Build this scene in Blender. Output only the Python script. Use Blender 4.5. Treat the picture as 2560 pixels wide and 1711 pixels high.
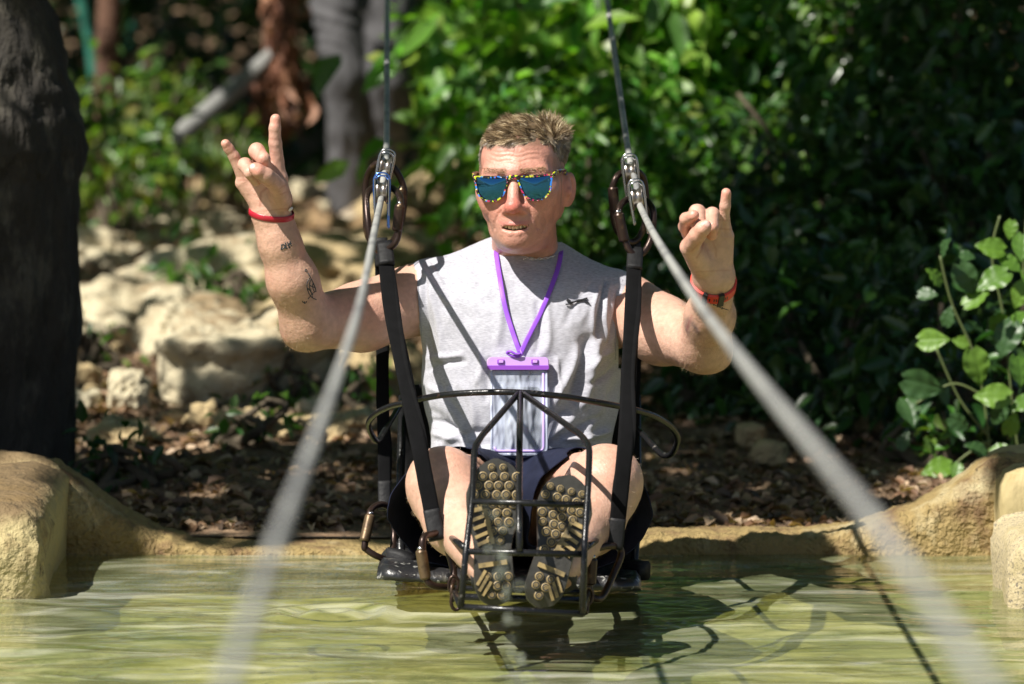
import bpy, math
import numpy as np
from mathutils import Vector, Matrix

for _o in list(bpy.data.objects):
    bpy.data.objects.remove(_o, do_unlink=True)
SC = bpy.context.scene
COL = SC.collection
R = math.radians

# ------------------------------------------------------------------ camera
F = 12600.0                       # focal length in pixels of the 2560 wide photograph
CAM = np.array([0.0, 0.0, 1.42])
PITCH = R(5.9)
cd = bpy.data.cameras.new('camera')
cam = bpy.data.objects.new('camera', cd)
COL.objects.link(cam)
cam.location = CAM
cam.rotation_euler = (R(90) - PITCH, 0, 0)
cd.sensor_width = 36.0
cd.lens = 36.0 * F / 2560.0
cd.clip_start = 0.05
cd.clip_end = 400
cd.dof.use_dof = True
cd.dof.focus_distance = 9.05
cd.dof.aperture_fstop = 4.2
SC.camera = cam

# ------------------------------------------------------------------ sky, sun, exposure
SUN_DIR = np.array([-0.62, -0.52, 1.0]); SUN_DIR /= np.linalg.norm(SUN_DIR)   # towards the sun
w = bpy.data.worlds.new('World'); SC.world = w; w.use_nodes = True
nt = w.node_tree
sky = nt.nodes.new('ShaderNodeTexSky'); sky.sky_type = 'NISHITA'; sky.sun_disc = False
sky.sun_elevation = math.asin(SUN_DIR[2])
sky.sun_rotation = math.atan2(SUN_DIR[0], SUN_DIR[1])
bg = nt.nodes['Background']; bg.inputs['Strength'].default_value = 0.05
nt.links.new(sky.outputs[0], bg.inputs['Color'])
sl = bpy.data.lights.new('sun', 'SUN'); sl.energy = 5.0; sl.angle = R(0.5); sl.color = (1.0, 0.95, 0.87)
sun = bpy.data.objects.new('sun', sl); COL.objects.link(sun)
sun.location = (-4, -6, 12)
sun.rotation_euler = Vector(SUN_DIR).to_track_quat('Z', 'Y').to_euler()
SC.view_settings.view_transform = 'Standard'
SC.view_settings.look = 'None'
SC.view_settings.gamma = 1.0
SC.view_settings.exposure = 0.74
SC.view_settings.use_curve_mapping = False
SC.render.engine = 'CYCLES'
SC.cycles.max_bounces = 8
SC.cycles.transparent_max_bounces = 16
SC.cycles.caustics_reflective = False
SC.cycles.caustics_refractive = False
SC.cycles.sample_clamp_indirect = 6.0

# ------------------------------------------------------------------ pixels <-> metres
CP, SP = math.cos(PITCH), math.sin(PITCH)
def P(px, py, Y):
    """point at distance Y seen at photograph pixel (px, py)"""
    u = (px - 1280.0) / F; v = (855.5 - py) / F
    d = np.array([u, CP + v * SP, -SP + v * CP])
    return CAM + d * (Y / d[1])
def ground(px, py, z=0.0):
    u = (px - 1280.0) / F; v = (855.5 - py) / F
    d = np.array([u, CP + v * SP, -SP + v * CP])
    return CAM + d * ((z - CAM[2]) / d[2])
def topx(V):
    q = V - CAM
    f = q[:, 1] * CP - q[:, 2] * SP
    up = q[:, 1] * SP + q[:, 2] * CP
    return 1280.0 + F * q[:, 0] / f, 855.5 - F * up / f
def nrm(v):
    v = np.asarray(v, float); return v / (np.linalg.norm(v) + 1e-12)

# ------------------------------------------------------------------ object helpers
def wloc(o):
    l = np.zeros(3)
    while o is not None:
        l += np.array(o.location); o = o.parent
    return l
def tag(o, label=None, cat=None, group=None, kind=None):
    if label: o['label'] = label
    if cat: o['category'] = cat
    if group: o['group'] = group
    if kind: o['kind'] = kind
    return o
def thing(name, loc, label, cat, group=None):
    o = bpy.data.objects.new(name, None); COL.objects.link(o)
    o.location = tuple(loc); o.empty_display_size = 0.05
    return tag(o, label, cat, group)
def mk(name, V, Fc, mat, parent=None, smooth=True, col=None, origin=None, sharp=None, uv=None):
    """one mesh object from world-space vertices; Fc: list of faces or (n,3)/(n,4) array"""
    V = np.asarray(V, float).reshape(-1, 3)
    if parent is not None:
        org = wloc(parent)
    else:
        if origin is None:
            origin = [V[:, 0].mean(), V[:, 1].mean(), V[:, 2].min()]
        org = np.array(origin, float)
    me = bpy.data.meshes.new(name)
    L = (V - org).astype(np.float32)
    if isinstance(Fc, np.ndarray):
        n, k = Fc.shape
        me.vertices.add(len(L)); me.vertices.foreach_set('co', L.ravel())
        me.loops.add(n * k); me.loops.foreach_set('vertex_index', Fc.astype(np.int32).ravel())
        me.polygons.add(n)
        me.polygons.foreach_set('loop_start', np.arange(n, dtype=np.int32) * k)
        me.update(calc_edges=True)
    else:
        me.from_pydata(L.tolist(), [], [list(map(int, f)) for f in Fc])
    me.validate(clean_customdata=False)
    if smooth:
        me.polygons.foreach_set('use_smooth', np.ones(len(me.polygons), dtype=bool))
    if sharp is not None:
        me.set_sharp_from_angle(angle=R(sharp))
    if col is not None:
        a = me.color_attributes.new('Col', 'FLOAT_COLOR', 'POINT')
        c = np.ones((len(L), 4), np.float32); c[:, :col.shape[1]] = col
        a.data.foreach_set('color', c.ravel())
    if mat is not None:
        me.materials.append(mat)
    o = bpy.data.objects.new(name, me); COL.objects.link(o)
    if parent is not None:
        o.parent = parent
    else:
        o.location = tuple(org)
    return o
class MB:
    """collects shapes into one mesh"""
    def __init__(s): s.V = []; s.F = []; s.n = 0
    def add(s, V, Fc):
        V = np.asarray(V, float).reshape(-1, 3)
        s.V.append(V); s.F += [[i + s.n for i in f] for f in Fc]; s.n += len(V); return s
    def box(s, c, h, rot=None):
        c = np.array(c, float); h = np.array(h, float)
        V = np.array([[x, y, z] for x in (-1, 1) for y in (-1, 1) for z in (-1, 1)], float) * h
        if rot is not None: V = V @ np.array(rot).T
        return s.add(V + c, [(0, 1, 3, 2), (4, 6, 7, 5), (0, 4, 5, 1), (2, 3, 7, 6), (0, 2, 6, 4), (1, 5, 7, 3)])
    def cyl(s, a, b, r0, r1=None, n=12, cap=True):
        a = np.array(a, float); b = np.array(b, float); r1 = r0 if r1 is None else r1
        t = nrm(b - a); u = nrm(np.cross(t, [0.3, 0.5, 1.0] if abs(t[2]) < .9 else [1, 0, 0])); v = np.cross(t, u)
        V = []
        for c, r in ((a, r0), (b, r1)):
            for i in range(n):
                A = 2 * math.pi * i / n
                V.append(c + r * (math.cos(A) * u + math.sin(A) * v))
        Fc = [(i, (i + 1) % n, n + (i + 1) % n, n + i) for i in range(n)]
        if cap: Fc += [tuple(range(n))[::-1], tuple(range(n, 2 * n))]
        return s.add(V, Fc)
    def tube(s, pts, r, n=10, closed=False, flat=None, up=None):
        V, Fc = tube_vf(pts, r, n, closed, flat, up); return s.add(V, Fc)
    def build(s, name, mat, parent=None, **k):
        return mk(name, np.vstack(s.V), s.F, mat, parent, **k)
def catmull(pts, per=6, closed=False):
    pts = [np.asarray(p, float) for p in pts]; out = []
    n = len(pts)
    rng = range(n if closed else n - 1)
    for i in rng:
        if closed: p0, p1, p2, p3 = pts[(i - 1) % n], pts[i], pts[(i + 1) % n], pts[(i + 2) % n]
        else: p0, p1, p2, p3 = pts[max(i - 1, 0)], pts[i], pts[i + 1], pts[min(i + 2, n - 1)]
        for k in range(per):
            t = k / per
            out.append(0.5 * ((2 * p1) + (-p0 + p2) * t + (2 * p0 - 5 * p1 + 4 * p2 - p3) * t * t + (-p0 + 3 * p1 - 3 * p2 + p3) * t ** 3))
    if not closed: out.append(pts[-1])
    return out
def rounded(pts, rad, per=5):
    """polyline with rounded corners"""
    pts = [np.asarray(p, float) for p in pts]; out = [pts[0]]
    for i in range(1, len(pts) - 1):
        a, b, c = pts[i - 1], pts[i], pts[i + 1]
        d1 = min(rad, np.linalg.norm(a - b) * .45); d2 = min(rad, np.linalg.norm(c - b) * .45)
        q0 = b + nrm(a - b) * d1; q2 = b + nrm(c - b) * d2
        for k in range(per + 1):
            t = k / per
            out.append((1 - t) ** 2 * q0 + 2 * t * (1 - t) * b + t * t * q2)
    out.append(pts[-1]); return out
def tube_vf(pts, r, n=10, closed=False, flat=None, up=None):
    """r: radius or list; flat=(a,b): elliptical/flat section half sizes with 'up' as the b axis"""
    pts = [np.asarray(p, float) for p in pts]; m = len(pts)
    rs = r if hasattr(r, '__len__') else [r] * m
    V = []; prev = None
    for i in range(m):
        if closed: t = nrm(pts[(i + 1) % m] - pts[i - 1])
        else: t = nrm(pts[min(i + 1, m - 1)] - pts[max(i - 1, 0)])
        if up is not None:
            u = nrm(np.cross(t, up)); v = np.cross(u, t)
        else:
            if prev is None:
                u = nrm(np.cross(t, [0.12, 1, 0.2] if abs(t[1]) < .9 else [1, 0, 0]))
            else:
                u = nrm(prev - t * np.dot(prev, t))
            v = np.cross(t, u); prev = u
        for k in range(n):
            A = 2 * math.pi * (k + (.5 if flat else 0)) / n
            if flat:
                cx, sx = math.cos(A), math.sin(A)
                e = 0.45
                V.append(pts[i] + u * flat[0] * math.copysign(abs(cx) ** e, cx) + v * flat[1] * math.copysign(abs(sx) ** e, sx))
            else:
                V.append(pts[i] + rs[i] * (math.cos(A) * u + math.sin(A) * v))
    Fc = []
    for i in range(m if closed else m - 1):
        j = (i + 1) % m
        for k in range(n):
            l = (k + 1) % n
            Fc.append((i * n + k, i * n + l, j * n + l, j * n + k))
    if not closed:
        Fc.append(tuple(range(n))[::-1]); Fc.append(tuple(range((m - 1) * n, m * n)))
    return np.array(V), Fc

# ------------------------------------------------------------------ noise
_rg = np.random.RandomState(7)
_PERM = _rg.permutation(4096)
_RV = _rg.rand(4096).astype(np.float64) * 2 - 1
def vnoise(p):
    """smooth value noise in [-1,1] at points p (n,3)"""
    i = np.floor(p).astype(np.int64); f = p - i; f = f * f * (3 - 2 * f)
    def h(a, b, c):
        return _RV[(_PERM[(_PERM[(a & 4095)] + b) & 4095] + c) & 4095]
    x, y, z = i[:, 0], i[:, 1], i[:, 2]; r = 0
    for dx in (0, 1):
        wx = f[:, 0] if dx else 1 - f[:, 0]
        for dy in (0, 1):
            wy = f[:, 1] if dy else 1 - f[:, 1]
            for dz in (0, 1):
                wz = f[:, 2] if dz else 1 - f[:, 2]
                r = r + wx * wy * wz * h(x + dx, y + dy, z + dz)
    return r
def fbm(p, octv=4, lac=2.03, gain=.5):
    r = 0; a = 1.0; q = np.array(p, float)
    for _ in range(octv):
        r = r + a * vnoise(q); q = q * lac + 11.3; a *= gain
    return r
def sstep(a, b, x):
    t = np.clip((x - a) / (b - a), 0, 1); return t * t * (3 - 2 * t)

# ------------------------------------------------------------------ signed distance modelling
def rc(a, b, r1, r2, op='+'):
    a = np.array(a, float); b = np.array(b, float)
    c = (a + b) / 2; return dict(t='rc', a=a, b=b, r1=r1, r2=r2, op=op, c=c, R=np.linalg.norm(a - b) / 2 + max(r1, r2))
def el(c, rad, rot=None, op='+'):
    c = np.array(c, float); rad = np.array(rad, float)
    return dict(t='el', c=c, rad=rad, rot=None if rot is None else np.array(rot, float), op=op, R=rad.max())
def grp(k, ch, op='+'):
    ch = list(ch); cs = np.array([q['c'] for q in ch if q['op'] == '+']); c = (cs.max(0) + cs.min(0)) / 2
    Rr = max(np.linalg.norm(q['c'] - c) + q['R'] for q in ch if q['op'] == '+')
    return dict(t='g', k=k, ch=ch, op=op, c=c, R=Rr + k)
def ev(n, p, bc=None, br=0.0):
    t = n['t']
    if t == 'rc':
        ba = n['b'] - n['a']; l2 = ba @ ba; rr = n['r1'] - n['r2']; a2 = l2 - rr * rr; il2 = 1 / l2
        pa = p - n['a']; y = pa @ ba; z = y - l2
        q = pa * l2 - y[:, None] * ba
        x2 = np.einsum('ij,ij->i', q, q); y2 = y * y * l2; z2 = z * z * l2
        k = np.sign(rr) * rr * rr * x2
        c1 = np.sign(z) * a2 * z2 > k
        c2 = np.sign(y) * a2 * y2 < k
        d = (np.sqrt(x2 * a2 * il2) + y * rr) * il2 - n['r1']
        d = np.where(c2, np.sqrt(x2 + y2) * il2 - n['r1'], d)
        d = np.where(c1, np.sqrt(x2 + z2) * il2 - n['r2'], d)
        return d
    if t == 'el':
        q = p - n['c']
        if n['rot'] is not None: q = q @ n['rot']
        a = q / n['rad']; b = a / n['rad']
        k0 = np.sqrt(np.einsum('ij,ij->i', a, a)); k1 = np.sqrt(np.einsum('ij,ij->i', b, b)) + 1e-9
        return k0 * (k0 - 1) / k1
    d = None; k = n['k']
    for c in n['ch']:
        if bc is not None:
            if np.linalg.norm(bc - c['c']) - br - c['R'] > 0.02 + k * 2: continue
        e = ev(c, p, bc, br)
        if e is None: continue
        if c['op'] == '-':
            if d is None: continue
            if k > 0:
                h = np.clip(0.5 - 0.5 * (d + e) / k, 0, 1); d = d * (1 - h) - e * h + k * h * (1 - h)
            else: d = np.maximum(d, -e)
            continue
        if d is None: d = e; continue
        if k > 0:
            h = np.clip(0.5 + 0.5 * (e - d) / k, 0, 1); d = e * (1 - h) + d * h - k * h * (1 - h)
        else: d = np.minimum(d, e)
    return d
def mesh_sdf(f, lo, hi, h, slack=1.35, proj=2):
    """surface nets on sparse 8^3 blocks; f(p, centre, radius) -> distances"""
    lo = np.array(lo, float); B = 8; nb = np.ceil((np.array(hi) - lo) / (h * B)).astype(int)
    g = np.stack(np.meshgrid(*[np.arange(k) for k in nb], indexing='ij'), -1).reshape(-1, 3)
    act = []
    S = 8
    key = (g // S) @ np.array([1, 1000, 1000000])
    order = np.argsort(key, kind='stable'); key = key[order]; g = g[order]
    cuts = np.flatnonzero(np.diff(key)) + 1
    for blk in np.split(g, cuts):
        ce = lo + (blk + .5) * B * h
        bc = (ce.max(0) + ce.min(0)) / 2; br = np.linalg.norm(ce.max(0) - ce.min(0)) / 2 + B * h
        d = f(ce, bc, br)
        if d is None: continue
        act.append(blk[np.abs(d) < B * h * .87 * slack])
    act = np.vstack(act)
    key = (act // 3) @ np.array([1, 1000, 1000000]); o = np.argsort(key, kind='stable'); act = act[o]; key = key[o]
    cuts = np.flatnonzero(np.diff(key)) + 1
    I9 = np.stack(np.meshgrid(*[np.arange(9)] * 3, indexing='ij'), -1).reshape(-1, 3)
    M = np.array([1, 4096, 4096 * 4096], dtype=np.int64)
    ck = []; cv = []; ek = []
    for blk in np.split(act, cuts):
        n = len(blk)
        idx = (blk[:, None, :] * B + I9[None]).reshape(-1, 3)
        p = lo + idx * h
        bc = (p.max(0) + p.min(0)) / 2; br = np.linalg.norm(p.max(0) - p.min(0)) / 2
        d = f(p, bc, br)
        if d is None: continue
        D = d.reshape(n, 9, 9, 9); s = D < 0
        cnt = np.zeros((n, 8, 8, 8), np.int8)
        for a in (0, 1):
            for b in (0, 1):
                for c in (0, 1): cnt += s[:, a:a + 8, b:b + 8, c:c + 8]
        bi, x, y, z = np.nonzero((cnt > 0) & (cnt < 8))
        if len(bi) == 0: continue
        acc = np.zeros((len(bi), 3)); m = np.zeros(len(bi))
        off = [(0, 0, 0), (1, 0, 0), (0, 1, 0), (1, 1, 0), (0, 0, 1), (1, 0, 1), (0, 1, 1), (1, 1, 1)]
        for i in range(8):
            for j in range(i + 1, 8):
                a = off[i]; b = off[j]
                if sum(abs(a[k] - b[k]) for k in range(3)) != 1: continue
                va = D[bi, x + a[0], y + a[1], z + a[2]]; vb = D[bi, x + b[0], y + b[1], z + b[2]]
                cr = (va < 0) != (vb < 0)
                t = np.where(cr, va / np.where(cr, va - vb, 1), 0)
                acc += np.where(cr[:, None], np.array(a) + t[:, None] * (np.array(b) - np.array(a)), 0); m += cr
        cell = blk[bi] * B + np.stack([x, y, z], 1)
        ck.append(cell @ M); cv.append(lo + (cell + acc / m[:, None]) * h)
        for ax in range(3):
            sl0 = s[:, :8, :8, :8]
            sh = [slice(0, 8)] * 3; sh[ax] = slice(1, 9)
            s1 = s[:, sh[0], sh[1], sh[2]]
            bi, x, y, z = np.nonzero(sl0 != s1)
            node = blk[bi] * B + np.stack([x, y, z], 1)
            fl = sl0[bi, x, y, z]
            ek.append(np.column_stack([node @ M, np.full(len(bi), ax), fl]))
    ck = np.concatenate(ck); cv = np.vstack(cv); ek = np.vstack(ek)
    o = np.argsort(ck); ck = ck[o]; cv = cv[o]
    quads = []
    for ax in range(3):
        e = ek[ek[:, 1] == ax]; u = M[(ax + 1) % 3]; v = M[(ax + 2) % 3]
        ks = np.stack([e[:, 0], e[:, 0] - u, e[:, 0] - u - v, e[:, 0] - v], 1)
        ii = np.searchsorted(ck, ks).clip(0, len(ck) - 1); ok = (ck[ii] == ks).all(1)
        ii = ii[ok]; fl = e[ok, 2] > 0
        ii[~fl] = ii[~fl][:, ::-1]
        quads.append(ii)
    quads = np.vstack(quads)
    # project onto the true surface, in spatial batches
    if proj:
        key = np.floor((cv - lo) / (h * 24)).astype(int) @ np.array([1, 1000, 1000000])
        o = np.argsort(key, kind='stable'); cuts = np.flatnonzero(np.diff(key[o])) + 1
        for ids in np.split(o, cuts):
            p = cv[ids]; bc = (p.max(0) + p.min(0)) / 2; br = np.linalg.norm(p.max(0) - p.min(0)) / 2 + h
            for _ in range(proj):
                d = f(p, bc, br)
                if d is None: break
                e = h * .5; gx = np.stack([f(p + np.eye(3)[k] * e, bc, br) - d for k in range(3)], 1) / e
                g2 = np.einsum('ij,ij->i', gx, gx) + 1e-6
                st = -(d / g2)[:, None] * gx
                ln = np.linalg.norm(st, axis=1); st *= np.minimum(1, h * .6 / (ln + 1e-12))[:, None]
                p = p + st
            cv[ids] = p
    return cv, quads
def vnormals(V, Q):
    a = V[Q[:, 1]] - V[Q[:, 0]]; b = V[Q[:, 2]] - V[Q[:, 0]]
    n = np.cross(a, b); N = np.zeros_like(V)
    for k in range(Q.shape[1]): np.add.at(N, Q[:, k], n)
    return N / (np.linalg.norm(N, axis=1)[:, None] + 1e-12)
def clip(V, Fc, fld, *attrs):
    """keep the side where fld>0, cutting faces cleanly; returns V, list of tris"""
    T = Fc if Fc.shape[1] == 3 else np.vstack([Fc[:, [0, 1, 2]], Fc[:, [0, 2, 3]]])
    s = fld > 0; c = s[T].sum(1)
    keep = T[c == 3]; mix = T[(c == 1) | (c == 2)]
    V = list(V); nv = len(V); new = []; cache = {}; out = []
    def cut(i, j):
        k = (i, j) if i < j else (j, i)
        if k not in cache:
            t = fld[i] / (fld[i] - fld[j]); cache[k] = nv + len(new); new.append(V[i] + t * (V[j] - V[i]))
        return cache[k]
    for t in mix:
        t = list(map(int, t)); q = []
        for a in range(3):
            i, j = t[a], t[(a + 1) % 3]
            if s[i]: q.append(i)
            if s[i] != s[j]: q.append(cut(i, j))
        for b in range(1, len(q) - 1): out.append((q[0], q[b], q[b + 1]))
    VV = np.array(V + new); TT = np.vstack([keep, np.array(out, dtype=keep.dtype).reshape(-1, 3)])
    used = np.zeros(len(VV), bool); used[TT.ravel()] = True
    mp = np.cumsum(used) - 1
    return VV[used], mp[TT]
def solidify(o, t, off=1):
    m = o.modifiers.new('thick', 'SOLIDIFY'); m.thickness = t; m.offset = off; return o
def weld(o): return o
def cam_hit(V, Q, px, py):
    """approximate surface point of a mesh under photograph pixel (px,py): nearest projected vertex in front"""
    x, y = CACHE_PX[id(V)] if id(V) in CACHE_PX else CACHE_PX.setdefault(id(V), topx(V))
    m = (np.abs(x - px) < 4) & (np.abs(y - py) < 4)
    if not m.any(): return None
    i = np.flatnonzero(m); j = i[np.argmin(V[i, 1])]
    return V[j]
CACHE_PX = {}

# ------------------------------------------------------------------ materials
def M_new(name):
    m = bpy.data.materials.new(name); m.use_nodes = True
    b = m.node_tree.nodes['Principled BSDF']; return m, m.node_tree, b
def mat(name, col=None, rough=.5, metal=0., attr=False, noise=None, bump=None, var=None, sss=0., spec=None, coat=0., scale_var=None, trans=0., stretch=None):
    """noise=(scale, amount): value mottling; bump=(scale, strength, distance); var=(colour2, scale, lo, hi): second colour in patches"""
    m, t, b = M_new(name); N = t.nodes; Lk = t.links
    tc = N.new('ShaderNodeTexCoord'); co = tc.outputs['Object']
    if stretch:
        mp = N.new('ShaderNodeMapping'); mp.inputs['Scale'].default_value = stretch; Lk.new(co, mp.inputs[0]); co2 = mp.outputs[0]
    else: co2 = co
    if attr:
        a = N.new('ShaderNodeAttribute'); a.attribute_name = 'Col'; c = a.outputs['Color']
    else:
        r = N.new('ShaderNodeRGB'); r.outputs[0].default_value = (*col, 1); c = r.outputs[0]
    if var:
        lst = var if isinstance(var, list) else [var]
        for (c2, sc, l0, h0) in lst:
            nz = N.new('ShaderNodeTexNoise'); nz.inputs['Scale'].default_value = sc; nz.inputs['Detail'].default_value = 6; nz.inputs['Roughness'].default_value = .65
            Lk.new(co2, nz.inputs['Vector'])
            mr = N.new('ShaderNodeMapRange'); mr.inputs[1].default_value = l0; mr.inputs[2].default_value = h0; Lk.new(nz.outputs['Fac'], mr.inputs[0])
            mx = N.new('ShaderNodeMix'); mx.data_type = 'RGBA'; Lk.new(mr.outputs[0], mx.inputs[0]); Lk.new(c, mx.inputs[6]); mx.inputs[7].default_value = (*c2, 1); c = mx.outputs[2]
    if noise:
        nz = N.new('ShaderNodeTexNoise'); nz.inputs['Scale'].default_value = noise[0]; nz.inputs['Detail'].default_value = 4
        Lk.new(co2, nz.inputs['Vector'])
        mr = N.new('ShaderNodeMapRange'); mr.inputs[1].default_value = .25; mr.inputs[2].default_value = .75
        mr.inputs[3].default_value = 1 - noise[1]; mr.inputs[4].default_value = 1 + noise[1]; Lk.new(nz.outputs['Fac'], mr.inputs[0])
        mu = N.new('ShaderNodeVectorMath'); mu.operation = 'SCALE'; Lk.new(c, mu.inputs[0]); Lk.new(mr.outputs[0], mu.inputs['Scale']); c = mu.outputs[0]
    Lk.new(c, b.inputs['Base Color'])
    b.inputs['Roughness'].default_value = rough; b.inputs['Metallic'].default_value = metal
    if spec is not None: b.inputs['Specular IOR Level'].default_value = spec
    if coat: b.inputs['Coat Weight'].default_value = coat; b.inputs['Coat Roughness'].default_value = .15
    if sss:
        b.inputs['Subsurface Weight'].default_value = sss; b.inputs['Subsurface Radius'].default_value = (1, .35, .2); b.inputs['Subsurface Scale'].default_value = .008
    if trans: b.inputs['Transmission Weight'].default_value = trans
    if bump:
        lst = bump if isinstance(bump, list) else [bump]; prev = None
        for (sc, st, di) in lst:
            nz = N.new('ShaderNodeTexNoise'); nz.inputs['Scale'].default_value = sc; nz.inputs['Detail'].default_value = 5; Lk.new(co2, nz.inputs['Vector'])
            bp = N.new('ShaderNodeBump'); bp.inputs['Strength'].default_value = st; bp.inputs['Distance'].default_value = di
            Lk.new(nz.outputs['Fac'], bp.inputs['Height'])
            if prev is not None: Lk.new(prev, bp.inputs['Normal'])
            prev = bp.outputs[0]
        Lk.new(prev, b.inputs['Normal'])
    return m
# =====================================================================================
#  THE MAN IN THE SEAT
# =====================================================================================
def rotm(yaw, pitch, roll):
    return np.array(Matrix.Rotation(yaw, 3, 'Z') @ Matrix.Rotation(pitch, 3, 'X') @ Matrix.Rotation(roll, 3, 'Y'))
HR = rotm(R(-8), R(0), R(-2))
H0 = P(1303, 447, 9.15) + np.array([0, .10, 0])
def hl(x, y, z): return H0 + HR @ np.array([x, y, z], float)      # head-local -> world
def hel(c, rad, op='+', rot=None):
    return el(hl(*c), rad, HR if rot is None else HR @ rot, op)
def hrc(a, b, r1, r2, op='+'): return rc(hl(*a), hl(*b), r1, r2, op)
def ym(f):   # mirrored pair
    return [f(-1), f(1)]
def earrot(s): return np.array(Matrix.Rotation(R(-38) * s, 3, 'Z') @ Matrix.Rotation(R(-10), 3, 'X'))
skull = [hel((0, .018, .022), (.0735, .098, .076)), hel((0, -.032, .030), (.064, .058, .056))]
face = skull + [
    hel((0, -.028, -.040), (.0665, .064, .078)),
    *ym(lambda s: hrc((s * .044, .016, -.064), (s * .024, -.058, -.106), .022, .019)),
    hel((0, -.088, -.113), (.025, .021, .020)),
    hel((0, -.034, -.100), (.048, .058, .028)),
    *ym(lambda s: hel((s * .062, .012, -.030), (.013, .040, .045))),
    *ym(lambda s: hel((s * .037, -.066, -.042), (.031, .031, .032))),
    *ym(lambda s: hel((s * .045, -.058, -.022), (.026, .030, .020))),
    *ym(lambda s: hrc((s * .010, -.090, .011), (s * .048, -.076, .010), .009, .008)),
    hel((0, -.083, -.078), (.036, .025, .030)),
]
features = [
    grp(.026, face),
    *ym(lambda s: hel((s * .031, -.107, -.003), (.019, .017, .012), '-')),
    *ym(lambda s: hel((s * .031, -.081, -.003), (.014, .014, .0135))),
    grp(.009, [hrc((0, -.088, .008), (0, -.117, -.046), .0095, .0120),
    hel((0, -.119, -.051), (.0145, .0140, .0120)),
    *ym(lambda s: hel((s * .0150, -.105, -.056), (.0100, .012, .0088)))]),
]
lips_u = [(-.0345, -.091, -.0735), (-.020, -.103, -.0812), (-.006, -.1085, -.0820), (0, -.1085, -.0832), (.006, -.1085, -.0820), (.020, -.103, -.0812), (.0345, -.091, -.0735)]
lips_l = [(-.0345, -.091, -.0735), (-.021, -.1005, -.0945), (-.007, -.1065, -.1000), (.007, -.1065, -.1000), (.021, -.1005, -.0945), (.0345, -.091, -.0735)]
ru = [.0018, .0024, .0028, .0026, .0028, .0024, .0018]; rl = [.0018, .0032, .0050, .0050, .0032, .0018]
head = grp(.0075, features)
mouth = grp(.003, [head,
    hel((0, -.104, -.0905), (.0235, .018, .0064), '-'),
    *ym(lambda s: hrc((s * .010, -.103, -.0890), (s * .0295, -.092, -.0775), .0054, .0030, '-')),
    *[hrc(lips_u[i], lips_u[i + 1], ru[i], ru[i + 1]) for i in range(6)],
    *[hrc(lips_l[i], lips_l[i + 1], rl[i], rl[i + 1]) for i in range(5)],
    *ym(lambda s: hel((s * .0072, -.117, -.0640), (.0040, .006, .0035), '-')),
])
def ear(x, y, z, a):
    s_ = 1 if x > 0 else -1
    rt = np.array(Matrix.Rotation(R(-a) * s_, 3, 'Z') @ Matrix.Rotation(R(-10), 3, 'X'))
    return grp(.0035, [hel((x, y, z), (.0055, .0195, .0325), rot=rt),
                       hel((x + s_ * .0055, y - .003, z + .004), (.0050, .0120, .0190), '-', rot=rt),
                       hel((x + s_ * .0035, y - .012, z - .004), (.0050, .0050, .0085), rot=rt),
                       hel((x - s_ * .004, y - .006, z), (.010, .013, .024), rot=rt)])
ears = [ear(-.0775, .016, -.031, 18), ear(.0845, .012, -.030, 40)]
HEAD = grp(.004, [mouth, *ears])
NB = P(1312, 690, 9.37)
SHL, SHR = P(1042, 748, 9.33), P(1566, 775, 9.33)
neck = grp(.02, [rc(hl(0, .034, -.05), NB, .056, .062), rc(hl(-.03, .0, -.10), P(1280, 665, 9.34), .028, .032), rc(hl(.03, .0, -.10), P(1350, 665, 9.34), .028, .032),
                 el(hl(0, -.028, -.126), (.044, .044, .018), HR)])
# torso (also the base of the shirt)
torso_p = [el(P(1303, 865, 9.345), (.166, .118, .205)), el(P(1305, 1010, 9.29), (.158, .125, .18)), el(P(1300, 1210, 9.27), (.17, .12, .12)),
           el(P(1205, 790, 9.27), (.082, .062, .075)), el(P(1410, 800, 9.27), (.082, .062, .075)),
           rc(P(1262, 716, 9.37), SHL + [.03, 0, .004], .046, .064), rc(P(1352, 724, 9.37), SHR + [-.03, 0, .004], .046, .064)]
torso = grp(.05, torso_p)
# arms
EL_, WL = P(772, 808, 9.18), P(681, 548, 9.12)
ER_, WR = P(1757, 862, 9.10), P(1784, 700, 8.94)
armL = grp(.022, [rc(SHL, P(905, 792, 9.27), .067, .062), rc(P(905, 792, 9.27), EL_, .061, .047), el(P(752, 828, 9.20), (.033, .034, .033)),
                  rc(EL_, P(731, 700, 9.14), .047, .0435), rc(P(731, 700, 9.14), P(700, 610, 9.125), .0435, .0355), rc(P(700, 610, 9.125), WL, .0350, .026),
                  rc(P(690, 575, 9.125), P(664, 540, 9.12), .026, .0205), rc(P(690, 575, 9.125), P(695, 540, 9.12), .026, .0215)])
armR = grp(.022, [rc(SHR, P(1655, 826, 9.23), .067, .062), rc(P(1655, 826, 9.23), ER_, .060, .048), el(P(1785, 890, 9.12), (.032, .03, .028)),
                  rc(ER_, P(1775, 790, 9.03), .048, .043), rc(P(1775, 790, 9.03), WR, .041, .028),
                  rc(P(1780, 740, 8.97), P(1766, 690, 8.93), .028, .022), rc(P(1780, 740, 8.97), P(1802, 690, 8.93), .028, .022)])
def chain(pts, rs, k=.0035):
    pts = [P(*q) for q in pts]
    return grp(k, [rc(pts[i], pts[i + 1], rs[i], rs[i + 1]) for i in range(len(pts) - 1)])
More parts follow.
